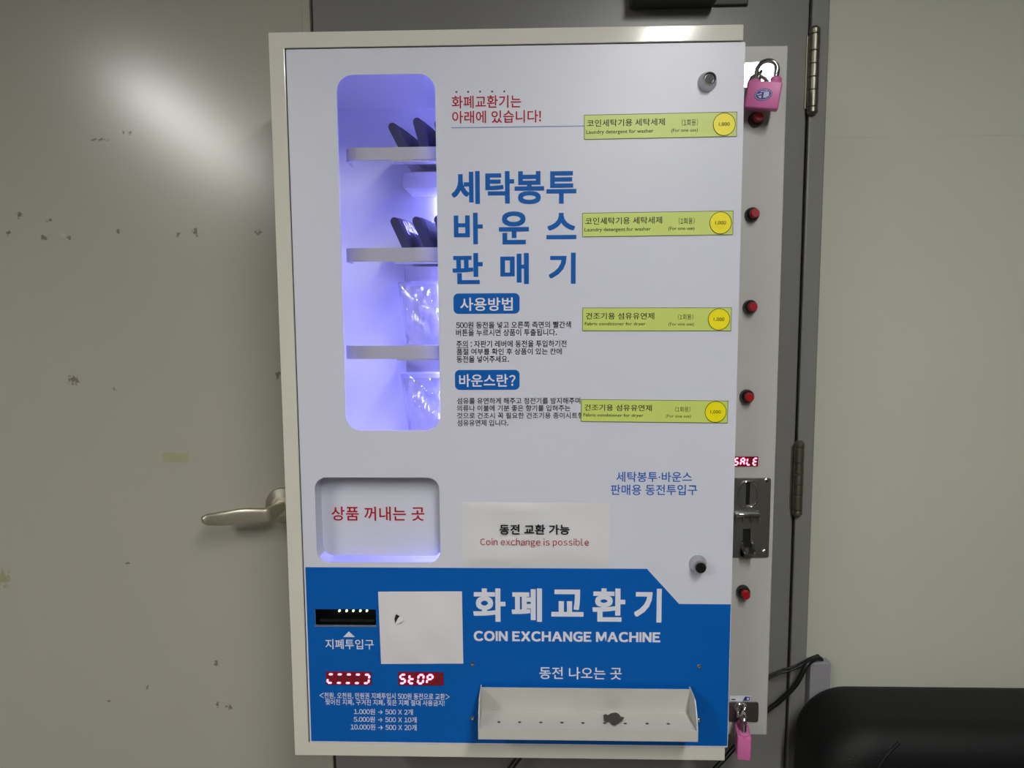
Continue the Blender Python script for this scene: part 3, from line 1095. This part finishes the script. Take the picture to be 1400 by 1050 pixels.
# plate in (x, s) space where s runs down the slope of the floor
loops = [[(TXL, 0), (TXR, 0), (TXR, -floor_len), (TXL, -floor_len)]]
for x in hx:
    loops.append(disc_pts(x, -floor_len * 0.63, 0.0026, 14))
sheet(fl2, loops, 0.0, 0.0012)
ang = math.atan2(tfl - tz_cr, YTF - YTB)
dirv = Vector((0, YTF - YTB, tfl - tz_cr)).normalized()
nrm = Vector((1, 0, 0)).cross(dirv)
mtx = Matrix(((1, 0, 0, 0), (0, nrm.y, -dirv.y, YTB), (0, nrm.z, -dirv.z, tz_cr), (0, 0, 0, 1)))
fl2.bm.transform(mtx)
me_tmp = bpy.data.meshes.new('tmp')
fl2.bm.to_mesh(me_tmp)
fl2.bm.free()
tr.bm.from_mesh(me_tmp)
xz_slab([(YTF, tz_lip1), (YTF - t, tz_lip1), (YTF - t, tz_lip0), (YTF, tz_lip0)], t)
xz_slab([(YTF, tz_lip0), (YTF - t, tz_lip0), (YTB, tz_lip0 - 0.0005), (YTB, tz_lip0 + 0.001)], t)
xz_slab([(YTB - 0.003, tz_cr - 0.0022), (YTF + 0.002, tfl - 0.0022), (YTF + 0.002, tfl - 0.0032), (YTB - 0.003, tz_cr - 0.0032)], t, 1)  # black sheet added below the floor so the holes look shaded
for x in (TXL - t, TXR):
    prof = [(YTB, tz_lip0), (YTF - t, tz_lip0), (YTF - t, tz_lip1 + 0.0005), (YTF + 0.004, tz_lip1 + 0.018), (YTF + 0.017, tz_lip1 + 0.034), (YTF + 0.032, tz_top), (YTB, tz_top)]
    n = len(prof)
    vs = [(x, y, z) for (y, z) in prof] + [(x + t, y, z) for (y, z) in prof]
    tr.faces(vs, [tuple(range(n)), tuple(range(2 * n - 1, n - 1, -1))] + [(k, (k + 1) % n, n + (k + 1) % n, n + k) for k in range(n)])
tray = tr.build('coin_tray', [M['tray'], M['slot']], mach, smooth=False)
# worn bare patch of the floor, over the sixth hole
mk = MB()
rnd = random.Random(4)
def on_floor(px, py):
    # ray meets the sloped floor plane
    d = CROT @ Vector(((px - 700) / F, (525 - py) / F, -1.0))
    p0 = Vector((0, YTB, tz_cr)) + nrm * 0.0016 * (1 if nrm.z > 0 else -1)
    tt = (p0 - CAM).dot(nrm) / d.dot(nrm)
    return CAM + d * tt
blob = [(825, 977.5), (828, 976.2), (831, 977.8), (836, 974.8), (842, 974), (846, 976), (849, 980), (853.5, 980.5), (851, 985), (846, 989), (841, 992.3), (836.5, 991), (833, 986.5), (829, 988), (825.5, 985)]
mk.faces([on_floor(*q) for q in blob], [tuple(range(len(blob)))])
mk.build('worn_patch', M['grime'], tray, smooth=False)
for (px, py) in ((645.8, 907.6), (956, 911), (645.8, 981.7), (955.5, 984.5)):
    q = at(px, py, YB)
    s = MB()
    s.lathe([(0.0034, 0), (0.0032, 0.5), (0.0020, 0.95), (0.0011, 1.0), (0.0010, 0.5)], (q.x, YB + 0.0005, q.z), (q.x, YB - 0.0022, q.z), 20)
    s.build('screw', M['chrome'], mach)

# ---- side column, set back from the front
YS2 = -0.155
SXR = at(1073.5, 200, YS2).x
sz1, sz0 = at(1045, 62.3, YS2).z, at(1030, 1005, YS2).z
s = MB()
s.box(XR - 0.001, SXR, YS2, -0.002, sz0, sz1, r=0.002)
side = s.build('side_column', M['side'], mach)
for (px, py) in ((1032.5, 164), (1027.5, 293.5), (1024.8, 419.5), (1020.5, 541.5), (1015.5, 808.3)):
    q = at(px, py, YS2)
    m = MB()
    m.lathe([(0.0100, 0), (0.0100, 0.35), (0.0090, 0.75), (0.0066, 1.0)], (q.x, YS2, q.z), (q.x, YS2 - 0.0105, q.z), 30)
    bz = m.build('push_button', M['black'], mach)
    m = MB()
    m.lathe([(0.0064, 0), (0.0064, 0.78), (0.0052, 1.0)], (q.x, YS2 - 0.009, q.z), (q.x, YS2 - 0.0185, q.z), 28)
    cp = m.build('button_cap', M['red'], bz)
    cp['label'] = 'red button cap'

display(1002.0, 1036.2, 624, 637.4, YS2, 'SALE')

# coin acceptor: dark nickel face plate with raised oval, slot, return bar and chute
cx = at(1022, 675, YS2).x
cpx1 = at(1052, 700, YS2).x
cpx0 = 2 * cx - cpx1
cpz1, cpz0 = at(1035, 653, YS2).z, at(1035, 761.2, YS2).z
cpx0 = max(cpx0, XR + 0.0045)
ca = MB()
slx0, slx1, slz0, slz1 = tbox(1019, 1024.2, 659.5, 690, YS2)
rx0, rx1, rz0, rz1 = tbox(1014.8, 1025.0, 722.5, 748.5, YS2)
sheet(ca, [rrect(cpx0, cpx1, cpz0, cpz1, 0.003, 4), [(slx0, slz0), (slx1, slz0), (slx1, slz1), (slx0, slz1)],
           [(rx0, rz0), (rx1, rz0), (rx1, rz1), (rx0, rz1)]], YS2 - 0.003, 0.003, bevel=0.0004)
ca.box(cpx0 + 0.003, cpx1 - 0.003, YS2 - 0.0004, YS2 + 0.0, cpz0 + 0.003, cpz1 - 0.003, mi=1)
acc = ca.build('coin_acceptor', [M['smoked'], M['slot']], mach)
ov = MB()
ox, oz = cx, at(1022, 675, YS2).z
rx_, rz_ = at(1035, 675, YS2).x - cx, (at(1022, 657.5, YS2).z - at(1022, 692.5, YS2).z) / 2
ov.tube([(ox + rx_ * math.copysign(abs(math.cos(a)) ** .8, math.cos(a)), YS2 - 0.0036, oz + rz_ * math.copysign(abs(math.sin(a)) ** .8, math.sin(a)))
         for a in [2 * math.pi * k / 40 for k in range(40)]], 0.0016, 8, closed=True)
ov.build('slot_ring', M['chrome'], acc, angle=50)
rb = MB()
bx_0, bx_1, bz_0, bz_1 = tbox(1003.5, 1036.5, 699.5, 711.5, YS2)
bx_0 = max(bx_0, cpx0 + 0.001)
rb.box(bx_0, bx_1, YS2 - 0.012, YS2 - 0.003, bz_0 + 0.008, bz_1, r=0.0015)
for k in range(4):
    xx = bx_0 + (bx_1 - bx_0 - 0.0022) * k / 3
    rb.box(xx, xx + 0.0022, YS2 - 0.010, YS2 - 0.003, bz_0, bz_1 - 0.002, r=0.0005, seg=1)
rb.build('return_bar', M['chrome'], acc)
cs = MB()
zc0, zc1 = rz0 - 0.011, rz0 + 0.012
for (xa, xb) in ((rx0 - 0.003, rx0 - 0.0005), (rx1 + 0.0005, rx1 + 0.003)):
    pr = [(YS2 - 0.003, zc1), (YS2 - 0.010, zc1 - 0.004), (YS2 - 0.020, rz0), (YS2 - 0.019, zc0 + 0.003), (YS2 - 0.003, zc0)]
    n = len(pr)
    cs.faces([(xa, y, z) for (y, z) in pr] + [(xb, y, z) for (y, z) in pr],
             [tuple(range(n)), tuple(range(2 * n - 1, n - 1, -1))] + [(k, (k + 1) % n, n + (k + 1) % n, n + k) for k in range(n)])
cs.faces([(rx0 - 0.003, YS2 - 0.003, rz0), (rx1 + 0.003, YS2 - 0.003, rz0), (rx1 + 0.003, YS2 - 0.020, rz0 - 0.003), (rx0 - 0.003, YS2 - 0.020, rz0 - 0.003),
          (rx0 - 0.003, YS2 - 0.003, zc0), (rx1 + 0.003, YS2 - 0.003, zc0), (rx1 + 0.003, YS2 - 0.019, zc0 + 0.003), (rx0 - 0.003, YS2 - 0.019, zc0 + 0.003)],
         [(0, 1, 2, 3), (7, 6, 5, 4), (3, 2, 6, 7), (0, 3, 7, 4), (1, 5, 6, 2), (0, 4, 5, 1)])
cs.build('return_chute', M['chrome'], acc, smooth=False)
for (px, py) in ((1047.5, 656.5), (1044.8, 753.6)):
    q = at(px, py, YS2 - 0.003)
    MB().lathe([(0.0032, 0), (0.0030, 0.6), (0.0016, 1.0)], (q.x, YS2 - 0.0028, q.z), (q.x, YS2 - 0.0050, q.z), 18).build('screw', M['chrome'], acc)

# hasps for the two padlocks, small sticker over the lower one
def hasp(px0, px1, py0, py1, tilt, ringpx, ringpy, ring_r, top):
    x0, x1, z0, z1 = tbox(px0, px1, py0, py1, YS2)
    x0 = max(x0, XR + 0.004)
    m = MB()
    sheet(m, [rrect(x0, x1, z0, z1, 0.0035, 4)], YS2 - (0.0046 if top else 0.0022), 0.0018, bevel=0.0003)
    cxx, czz = (x0 + x1) / 2, (z0 + z1) / 2
    m.bm.transform(Matrix.Translation((cxx, YS2 - 0.0012, czz)) @ tilt.to_4x4() @ Matrix.Translation((-cxx, -YS2 + 0.0012, -czz)))
    hp = m.build('hasp_plate', M['polished'] if top else M['smoked'], mach)
    q = at(ringpx, ringpy, YS2 - 0.012)
    st = MB()
    st.lathe([(0.0085, 0), (0.0085, 0.55), (0.0065, 0.85), (0.004, 1.0)], (q.x, YS2 - 0.001, q.z), (q.x, YS2 - 0.0075, q.z), 24)
    st.tube([(q.x + ring_r * 0.45 * math.sin(a) , YS2 - 0.0125 - ring_r * 0.62 * math.cos(a), q.z + ring_r * 0.8 * math.sin(a)) for a in [2 * math.pi * k / 28 for k in range(28)]],
            0.0022, 8, closed=True)
    st.build('staple', M['smoked'] if top else M['chrome'], hp, angle=50)
    return q


# the upper plate is bent a little and mirrors the ceiling lamp
hc = at(1036, 104, YS2)
nh = ((CAM - hc).normalized() + (Vector((0.45, -1.9, CEIL - 0.03)) - hc).normalized()).normalized()
TILT = Vector((0, -1, 0)).rotation_difference(nh).to_matrix()
q_top = hasp(1016, 1056, 86.5, 120.5, TILT, 1035, 107, 0.011, True)
q_low = hasp(996, 1036.5, 959, 986, Matrix.Identity(3), 1013.5, 971, 0.011, False)
x0, x1, z0, z1 = tbox(998, 1025.5, 951.3, 958.3, YS2)
x0 = max(x0, XR + 0.003)
m = MB()
m.box(x0, x1, YS2 - 0.0004, YS2 + 0.0002, z0, z1)
yy = YS2 - 0.0006
w_ = x1 - x0
m.faces([(x1 - 0.011, yy, z0 + 0.0008), (x1 - 0.0006, yy, z0 + 0.0008), (x1 - 0.0006, yy, z1 - 0.0012), (x1 - 0.0075, yy, z1 - 0.0006)], [(0, 1, 2, 3)], 1)
m.faces([(x1 - 0.0052, yy - 0.0001, z0 + 0.0025), (x1 - 0.0022, yy - 0.0001, z0 + 0.0018), (x1 - 0.0018, yy - 0.0001, z1 - 0.0028), (x1 - 0.0046, yy - 0.0001, z1 - 0.0022)], [(0, 1, 2, 3)], 0)
m.faces([(x0 + 0.002, yy, z0 + 0.0016), (x0 + 0.008, yy, z0 + 0.0016), (x0 + 0.008, yy, z0 + 0.0034), (x0 + 0.002, yy, z0 + 0.0034)], [(0, 1, 2, 3)], 2)
m.keep = True
m.build('maker_sticker', [M['inkwhite'], M['emblem'], M['inkgrey']], mach, smooth=False)

# ------------------------------------------------------------------ padlocks hanging from the hasps
def padlock(label, rot, body_centre, bw=0.044, bh=0.038, bt=0.019):
    root = thing('padlock', body_centre, label, 'padlock', 'pink padlocks on the machine side')
    root.rotation_euler = rot
    body = MB()
    body.box(-bw / 2, bw / 2, -bt / 2, bt / 2, -bh / 2, bh / 2, r=0.0026, seg=3)
    for sx in (-1, 1):
        body.lathe([(0.0072, 0), (0.0072, 0.8), (0.0058, 1.0)], (sx * bw * 0.30, 0, bh / 2 - 0.002), (sx * bw * 0.30, 0, bh / 2 + (0.0075 if sx > 0 else 0.003)), 22)
    WL[root] = Vector((0, 0, 0))
    bo = body.build('body', M['pink'], root)
    sh = MB()
    rr_ = bw * 0.30
    arc = [(-rr_, 0, bh / 2), (-rr_, 0, bh / 2 + 0.012)] + [(-rr_ * math.cos(a), 0, bh / 2 + 0.014 + rr_ * math.sin(a)) for a in [math.pi * k / 14 for k in range(15)]] + [(rr_, 0, bh / 2 + 0.012), (rr_, 0, bh / 2)]
    sh.tube(arc, 0.0031, 12)
    sh.build('shackle', M['chrome'], root, angle=50)
    em = MB()
    sheet(em, [disc_pts(0, 0.0, 0.0112, 32, 0.0076)], -bt / 2 - 0.0005, 0.0006, mi=0)
    sheet(em, [disc_pts(0, 0.0, 0.0102, 32, 0.0067), disc_pts(0, 0.0, 0.0096, 32, 0.0061)], -bt / 2 - 0.0007, 0.0003, mi=1)
    e0 = -bt / 2 - 0.0008
    for poly in ([(-0.0030, 0.0046), (0.0046, 0.0046), (0.0062, 0.0034), (-0.0038, 0.0034)], [(0.0010, 0.0026), (0.0076, 0.0026), (0.0070, -0.0026), (0.0030, -0.0046), (-0.0006, -0.0040)],
                 [(-0.0078, 0.0018), (-0.0016, 0.0022), (-0.0020, 0.0008), (-0.0082, 0.0002)], [(-0.0070, -0.0012), (-0.0022, -0.0008), (-0.0030, -0.0040), (-0.0046, -0.0040)]):
        em.faces([(x, e0, z) for (x, z) in poly], [(0, 1, 2, 3) if len(poly) == 4 else (0, 1, 2, 3, 4)], 1)
    em.bm.transform(Matrix.Rotation(R(-12), 4, 'Y'))
    em.keep = True
    em.build('emblem', [M['emblem'], M['emblemlt']], bo, smooth=False)
    WL[root] = Vector(body_centre)
    return root


pc = at(1043, 131.5, YS2 - 0.032)
padlock('pink padlock with oval violet emblem on the upper hasp, shading a red button', (R(4), R(8), R(-14)), pc, 0.044, 0.035)
pl = at(1015.6, 1014, YS2 - 0.036)
padlock('pink padlock turned edge-on below the lower hasp beside the blue panel corner', (R(0), R(0), R(80)), pl, 0.036, 0.036, 0.0195)


# ------------------------------------------------------------------ goods on the shelves
def slab(t, hgt, y0, y1, lean):
    """flat folded packet standing on edge, its rounded fold on top; local origin at its foot"""
    m = MB()
    prof = [(-t / 2, 0), (t / 2, 0)] + [(t / 2 * math.cos(a), hgt - t / 2 + t / 2 * math.sin(a)) for a in [math.pi * k / 8 for k in range(9)]]
    n = len(prof)
    rows = 6
    vs = []
    for r_ in range(rows):
        f = r_ / (rows - 1)
        y = y0 + (y1 - y0) * f
        sq = 1.0 - 0.12 * abs(2 * f - 1) ** 3
        vs += [(x * sq, y, z * (1 - 0.03 * abs(2 * f - 1) ** 3)) for (x, z) in prof]
    fs = [tuple(range(n)), tuple(range((rows - 1) * n, rows * n))]
    for r_ in range(rows - 1):
        fs += [(r_ * n + k, r_ * n + (k + 1) % n, (r_ + 1) * n + (k + 1) % n, (r_ + 1) * n + k) for k in range(n)]
    m.faces(vs, fs)
    m.bm.transform(Matrix.Rotation(lean, 4, 'Y'))
    return m


def bag(px, py, foot_px, shelf_z, label, wrap):
    top = at(px, py, -0.165)
    ft = at(foot_px, py + 50, -0.165)
    hgt = top.z - shelf_z
    lean = math.atan2(top.x - ft.x, hgt)
    L = math.hypot(top.x - ft.x, hgt)
    root = thing('laundry_bag', (ft.x, -0.11, shelf_z + 0.001), label, 'laundry bag', 'folded laundry bags')
    WL[root] = Vector((0, 0, 0))
    YAWX = Matrix(((1, 0.16, 0, 0.009), (0, 1, 0, 0), (0, 0, 1, 0), (0, 0, 0, 1)))
    b0 = slab(0.0135, L, -0.055, 0.070, lean)
    b0.bm.transform(YAWX)
    b0.build('folded_cloth', M['navy'], root)
    if wrap:
        w0 = slab(0.0170, L * 0.98, -0.053, 0.073, lean)
        w0.bm.transform(Matrix.Translation((0.003, 0, 0)) @ YAWX)
        w0.build('wrapper', M['film'], root)
    WL[root] = Vector((ft.x, -0.11, shelf_z))
    return root


z1s, z2s, z3s, z4s = [z[0] + 0.0172 for z in rail_z]
bag(533, 168, 553, z1s, 'dark navy folded bag leaning furthest left on the top shelf', False)
bag(568, 160.5, 581, z1s, 'dark navy folded bag standing tallest in the middle of the top shelf', False)
bag(598, 163, 606, z1s, 'dark navy folded bag half cut off by window edge on top shelf', False)
bag(536, 297, 557, z2s, 'wrapped navy bag leaning furthest left on the second shelf', True)
bag(566, 296, 587, z2s, 'wrapped navy bag in the middle of the second shelf', True)
bag(596, 294.5, 614, z2s, 'wrapped navy bag half cut off by window edge on second shelf', True)


def pouch(px0, px1, py, shelf_z, label, seed, lean_px=14):
    """clear plastic pouch with a folded white dryer sheet inside, standing behind the rail"""
    rnd = random.Random(seed)
    yc = -0.135
    a, b_ = at(px0, py, yc), at(px1, py, yc)
    hgt = a.z - shelf_z
    wd = b_.x - a.x
    root = thing('fabric_sheet_pouch', ((a.x + b_.x) / 2, yc, shelf_z + 0.001), label, 'pouch', 'clear pouches of dryer sheets')
    WL[root] = Vector((0, 0, 0))

    def film(off, shrink, name, material, amp):
        m = MB()
        nx, nz = 14, 20
        g = []
        ph = rnd.uniform(0, 6)
        for s in (-1, 1):
            grid = {}
            for j in range(nz + 1):
                for i in range(nx + 1):
                    u, v = i / nx, j / nz
                    bul = math.sin(math.pi * u) * math.sin(math.pi * min(1, v * 0.98 + 0.02))
                    wr = amp * (math.sin(9 * u + 14 * v + ph) * .5 + math.sin(23 * u - 6 * v + ph * 2) * .35)
                    x = (u - .5) * wd * shrink + (v - 0.5) * -0.012
                    grid[i, j] = m.bm.verts.new((x, s * (off * bul + 0.0006) + wr * bul, v * hgt * (0.5 + shrink / 2)))
            for j in range(nz):
                for i in range(nx):
                    q = [grid[i, j], grid[i + 1, j], grid[i + 1, j + 1], grid[i, j + 1]]
                    m.bm.faces.new(q if s < 0 else q[::-1])
            g.append(grid)
        return m.build(name, material, root, angle=80)
    film(0.012, 1.0, 'plastic_film', M['film'], 0.007)
    film(0.007, 0.86, 'folded_sheet', M['milky'], 0.004)
    WL[root] = Vector(((a.x + b_.x) / 2, yc, shelf_z))
    return root


pouch(549, 606, 386, z3s, 'clear plastic pouch standing on the third shelf', 5)
pouch(553, 612, 512, z4s, 'clear plastic pouch at the window bottom under the third shelf', 8)

# ------------------------------------------------------------------ cables, trunking, sofa
tx0, tx1 = at(1099, 960, -0.004).x, at(1126.5, 960, -0.004).x
tz = at(1112, 906, -0.02).z
tk = MB().box(JAMB_R + 0.0005, JAMB_R + 0.0005 + (tx1 - tx0), -0.022, -0.0005, 0.0, tz, r=0.0015).build('cable_trunking', M['trunk'])
tag(tk, 'grey plastic cable trunking running up the wall beside the door frame', 'cable cover')


def cable(name, pts, r, label, cat='cable', group=None):
    P = [Vector(p) for p in pts]
    pp, _ = catmull(P, [r] * len(P), 8)
    o = MB().tube(pp, r, 10).build(name, M['cable'], None, angle=80)
    return tag(o, label, cat, group)


tt_ = tz + 0.004
def wp(px, py, y):
    v = at(px, py, y)
    return (v.x, v.y, v.z)
cable('power_cable', [(tx1 - 0.006, -0.010, tz - 0.06), (tx1 - 0.008, -0.010, tz - 0.01), (tx1 - 0.016, -0.014, tt_ + 0.001), wp(1104, 908, -0.030), wp(1088, 936, -0.030), wp(1066, 958, -0.024), wp(1046, 974, -0.022), wp(1020, 1001, -0.03),
                      wp(1003, 1023, -0.04), wp(985, 1043, -0.05), wp(955, 1075, -0.06), wp(900, 1130, -0.06)], 0.0040, 'thick black cable sagging diagonally behind the machine from the trunking')
for k, lab in ((0, 'upper of two thin black cables running level from trunking into machine'), (1, 'lower of two thin black cables running level from trunking into machine')):
    dz = 0
    cable('signal_cable', [(tx0 + 0.024, -0.006 - k * 0.006, tz - 0.05), (tx0 + 0.022, -0.008 - k * 0.005, tz + 0.0015), (tx0 + 0.012, -0.010 - k * 0.004, tt_ + 0.002), wp(1086, 910.5 + k * 4, -0.02), wp(1066, 917 + k * 4, -0.02),
                           wp(1048, 924.5 + k * 4, -0.02), wp(1030, 930 + k * 4, -0.0285)], 0.0017, lab, 'cable', 'thin cables')
for k, lab in ((0, 'left of two black cables dangling below the machine bottom'), (1, 'right of two black cables dangling below the machine bottom')):
    x_ = k * 6.5
    cable('dangling_cable', [wp(712 + x_, 1018, -0.06), wp(706 + x_, 1035, -0.055), wp(697 + x_, 1048, -0.045), wp(682 + x_, 1075, -0.03), wp(675 + x_, 1140, -0.012), wp(674 + x_, 1300, -0.012)], 0.0024, lab, 'cable', 'dangling cables')

# black leather sofa against the wall
SX0 = at(1083, 1046, -0.055).x
SX1 = SX0 + 1.45
stp = at(1290, 931, -0.03).z
sofa = thing('sofa', ((SX0 + SX1) / 2, -0.45, 0), 'black leather sofa with rounded backrest against the cream wall', 'sofa')


def cushion(x0, x1, y0, y1, z0, z1, r, name, sub=3, puff=0.0):
    t = bmesh.new()
    bmesh.ops.create_cube(t, size=1.0)
    bmesh.ops.subdivide_edges(t, edges=t.edges[:], cuts=6, use_grid_fill=True)
    for v in t.verts:
        c_ = v.co
        p_ = Vector(((c_.x) * (x1 - x0), c_.y * (y1 - y0), c_.z * (z1 - z0)))
        hx_, hy_, hz_ = (x1 - x0) / 2, (y1 - y0) / 2, (z1 - z0) / 2
        v.co = p_ + Vector(((x0 + x1) / 2, (y0 + y1) / 2, (z0 + z1) / 2))
        if puff:
            v.co += Vector((0, 0, puff * (1 - (p_.x / hx_) ** 2) * (p_.z / hz_)))
    m = MB()
    es = [e for e in t.edges if e.is_manifold and e.calc_face_angle() > 0.6]
    bmesh.ops.bevel(t, geom=es, offset=r, segments=8, profile=0.5, affect='EDGES', clamp_overlap=False)
    m.add(t)
    return m.build(name, M['leather'], sofa, angle=60)


def rounded_block(x0, x1, y0, y1, z0, z1, rc, re, name, puff=0.006):
    """block whose front outline has corners of radius rc and whose edges roll over with radius re"""
    loops = []
    ys = [y0 + re - re * math.cos(a) for a in [math.pi / 2 * k / 6 for k in range(7)]]
    ins = [re - re * math.sin(a) for a in [math.pi / 2 * k / 6 for k in range(7)]]
    rows = list(zip(ys, ins)) + [(y1 + y0 - y, i) for y, i in reversed(list(zip(ys, ins)))]
    m = MB()
    rings = []
    for (y, i) in rows:
        ring = rrect(x0 + i, x1 - i, z0 + i, z1 - i, max(rc - i, 0.01), 12)
        rings.append([m.bm.verts.new((x, y, z)) for (x, z) in ring])
    n = len(rings[0])
    for a, b_ in zip(rings, rings[1:]):
        for k in range(n):
            m.bm.faces.new([a[k], a[(k + 1) % n], b_[(k + 1) % n], b_[k]])
    m.bm.faces.new(rings[0])
    m.bm.faces.new(list(reversed(rings[-1])))
    return m.build(name, M['leather'], sofa, angle=50)


rounded_block(SX0, SX1, -0.19, -0.024, 0.30, stp + 0.004, 0.085, 0.045, 'backrest')
pip = MB()
ppts = [Vector((SX0 + 0.052, -0.187, 0.42)), Vector((SX0 + 0.054, -0.1915, 0.55)), Vector((SX0 + 0.060, -0.1915, 0.62)), Vector((SX0 + 0.076, -0.190, 0.675)), Vector((SX0 + 0.105, -0.183, stp - 0.014))]
pq, _ = catmull(ppts, [0.002] * 5, 6)
pip.tube(pq, 0.0022, 8)
pip.build('piping', M['leather'], sofa, angle=50)
cushion(SX0 + 0.10, SX1 - 0.10, -0.82, -0.192, 0.22, 0.42, 0.035, 'seat', puff=0.01)
for x in (SX0, SX1 - 0.098):
    cushion(x, x + 0.098, -0.84, -0.192, 0.12, 0.54, 0.03, 'armrest')
MB().box(SX0 + 0.02, SX1 - 0.02, -0.80, -0.05, 0.10, 0.30).build('base', M['leather'], sofa)
for x in (SX0 + 0.05, SX1 - 0.05):
    for y in (-0.76, -0.10):
        MB().cyl((x, y, 0), (x, y, 0.12), 0.018, 0.024, 16).build('leg', M['chrome'], sofa)
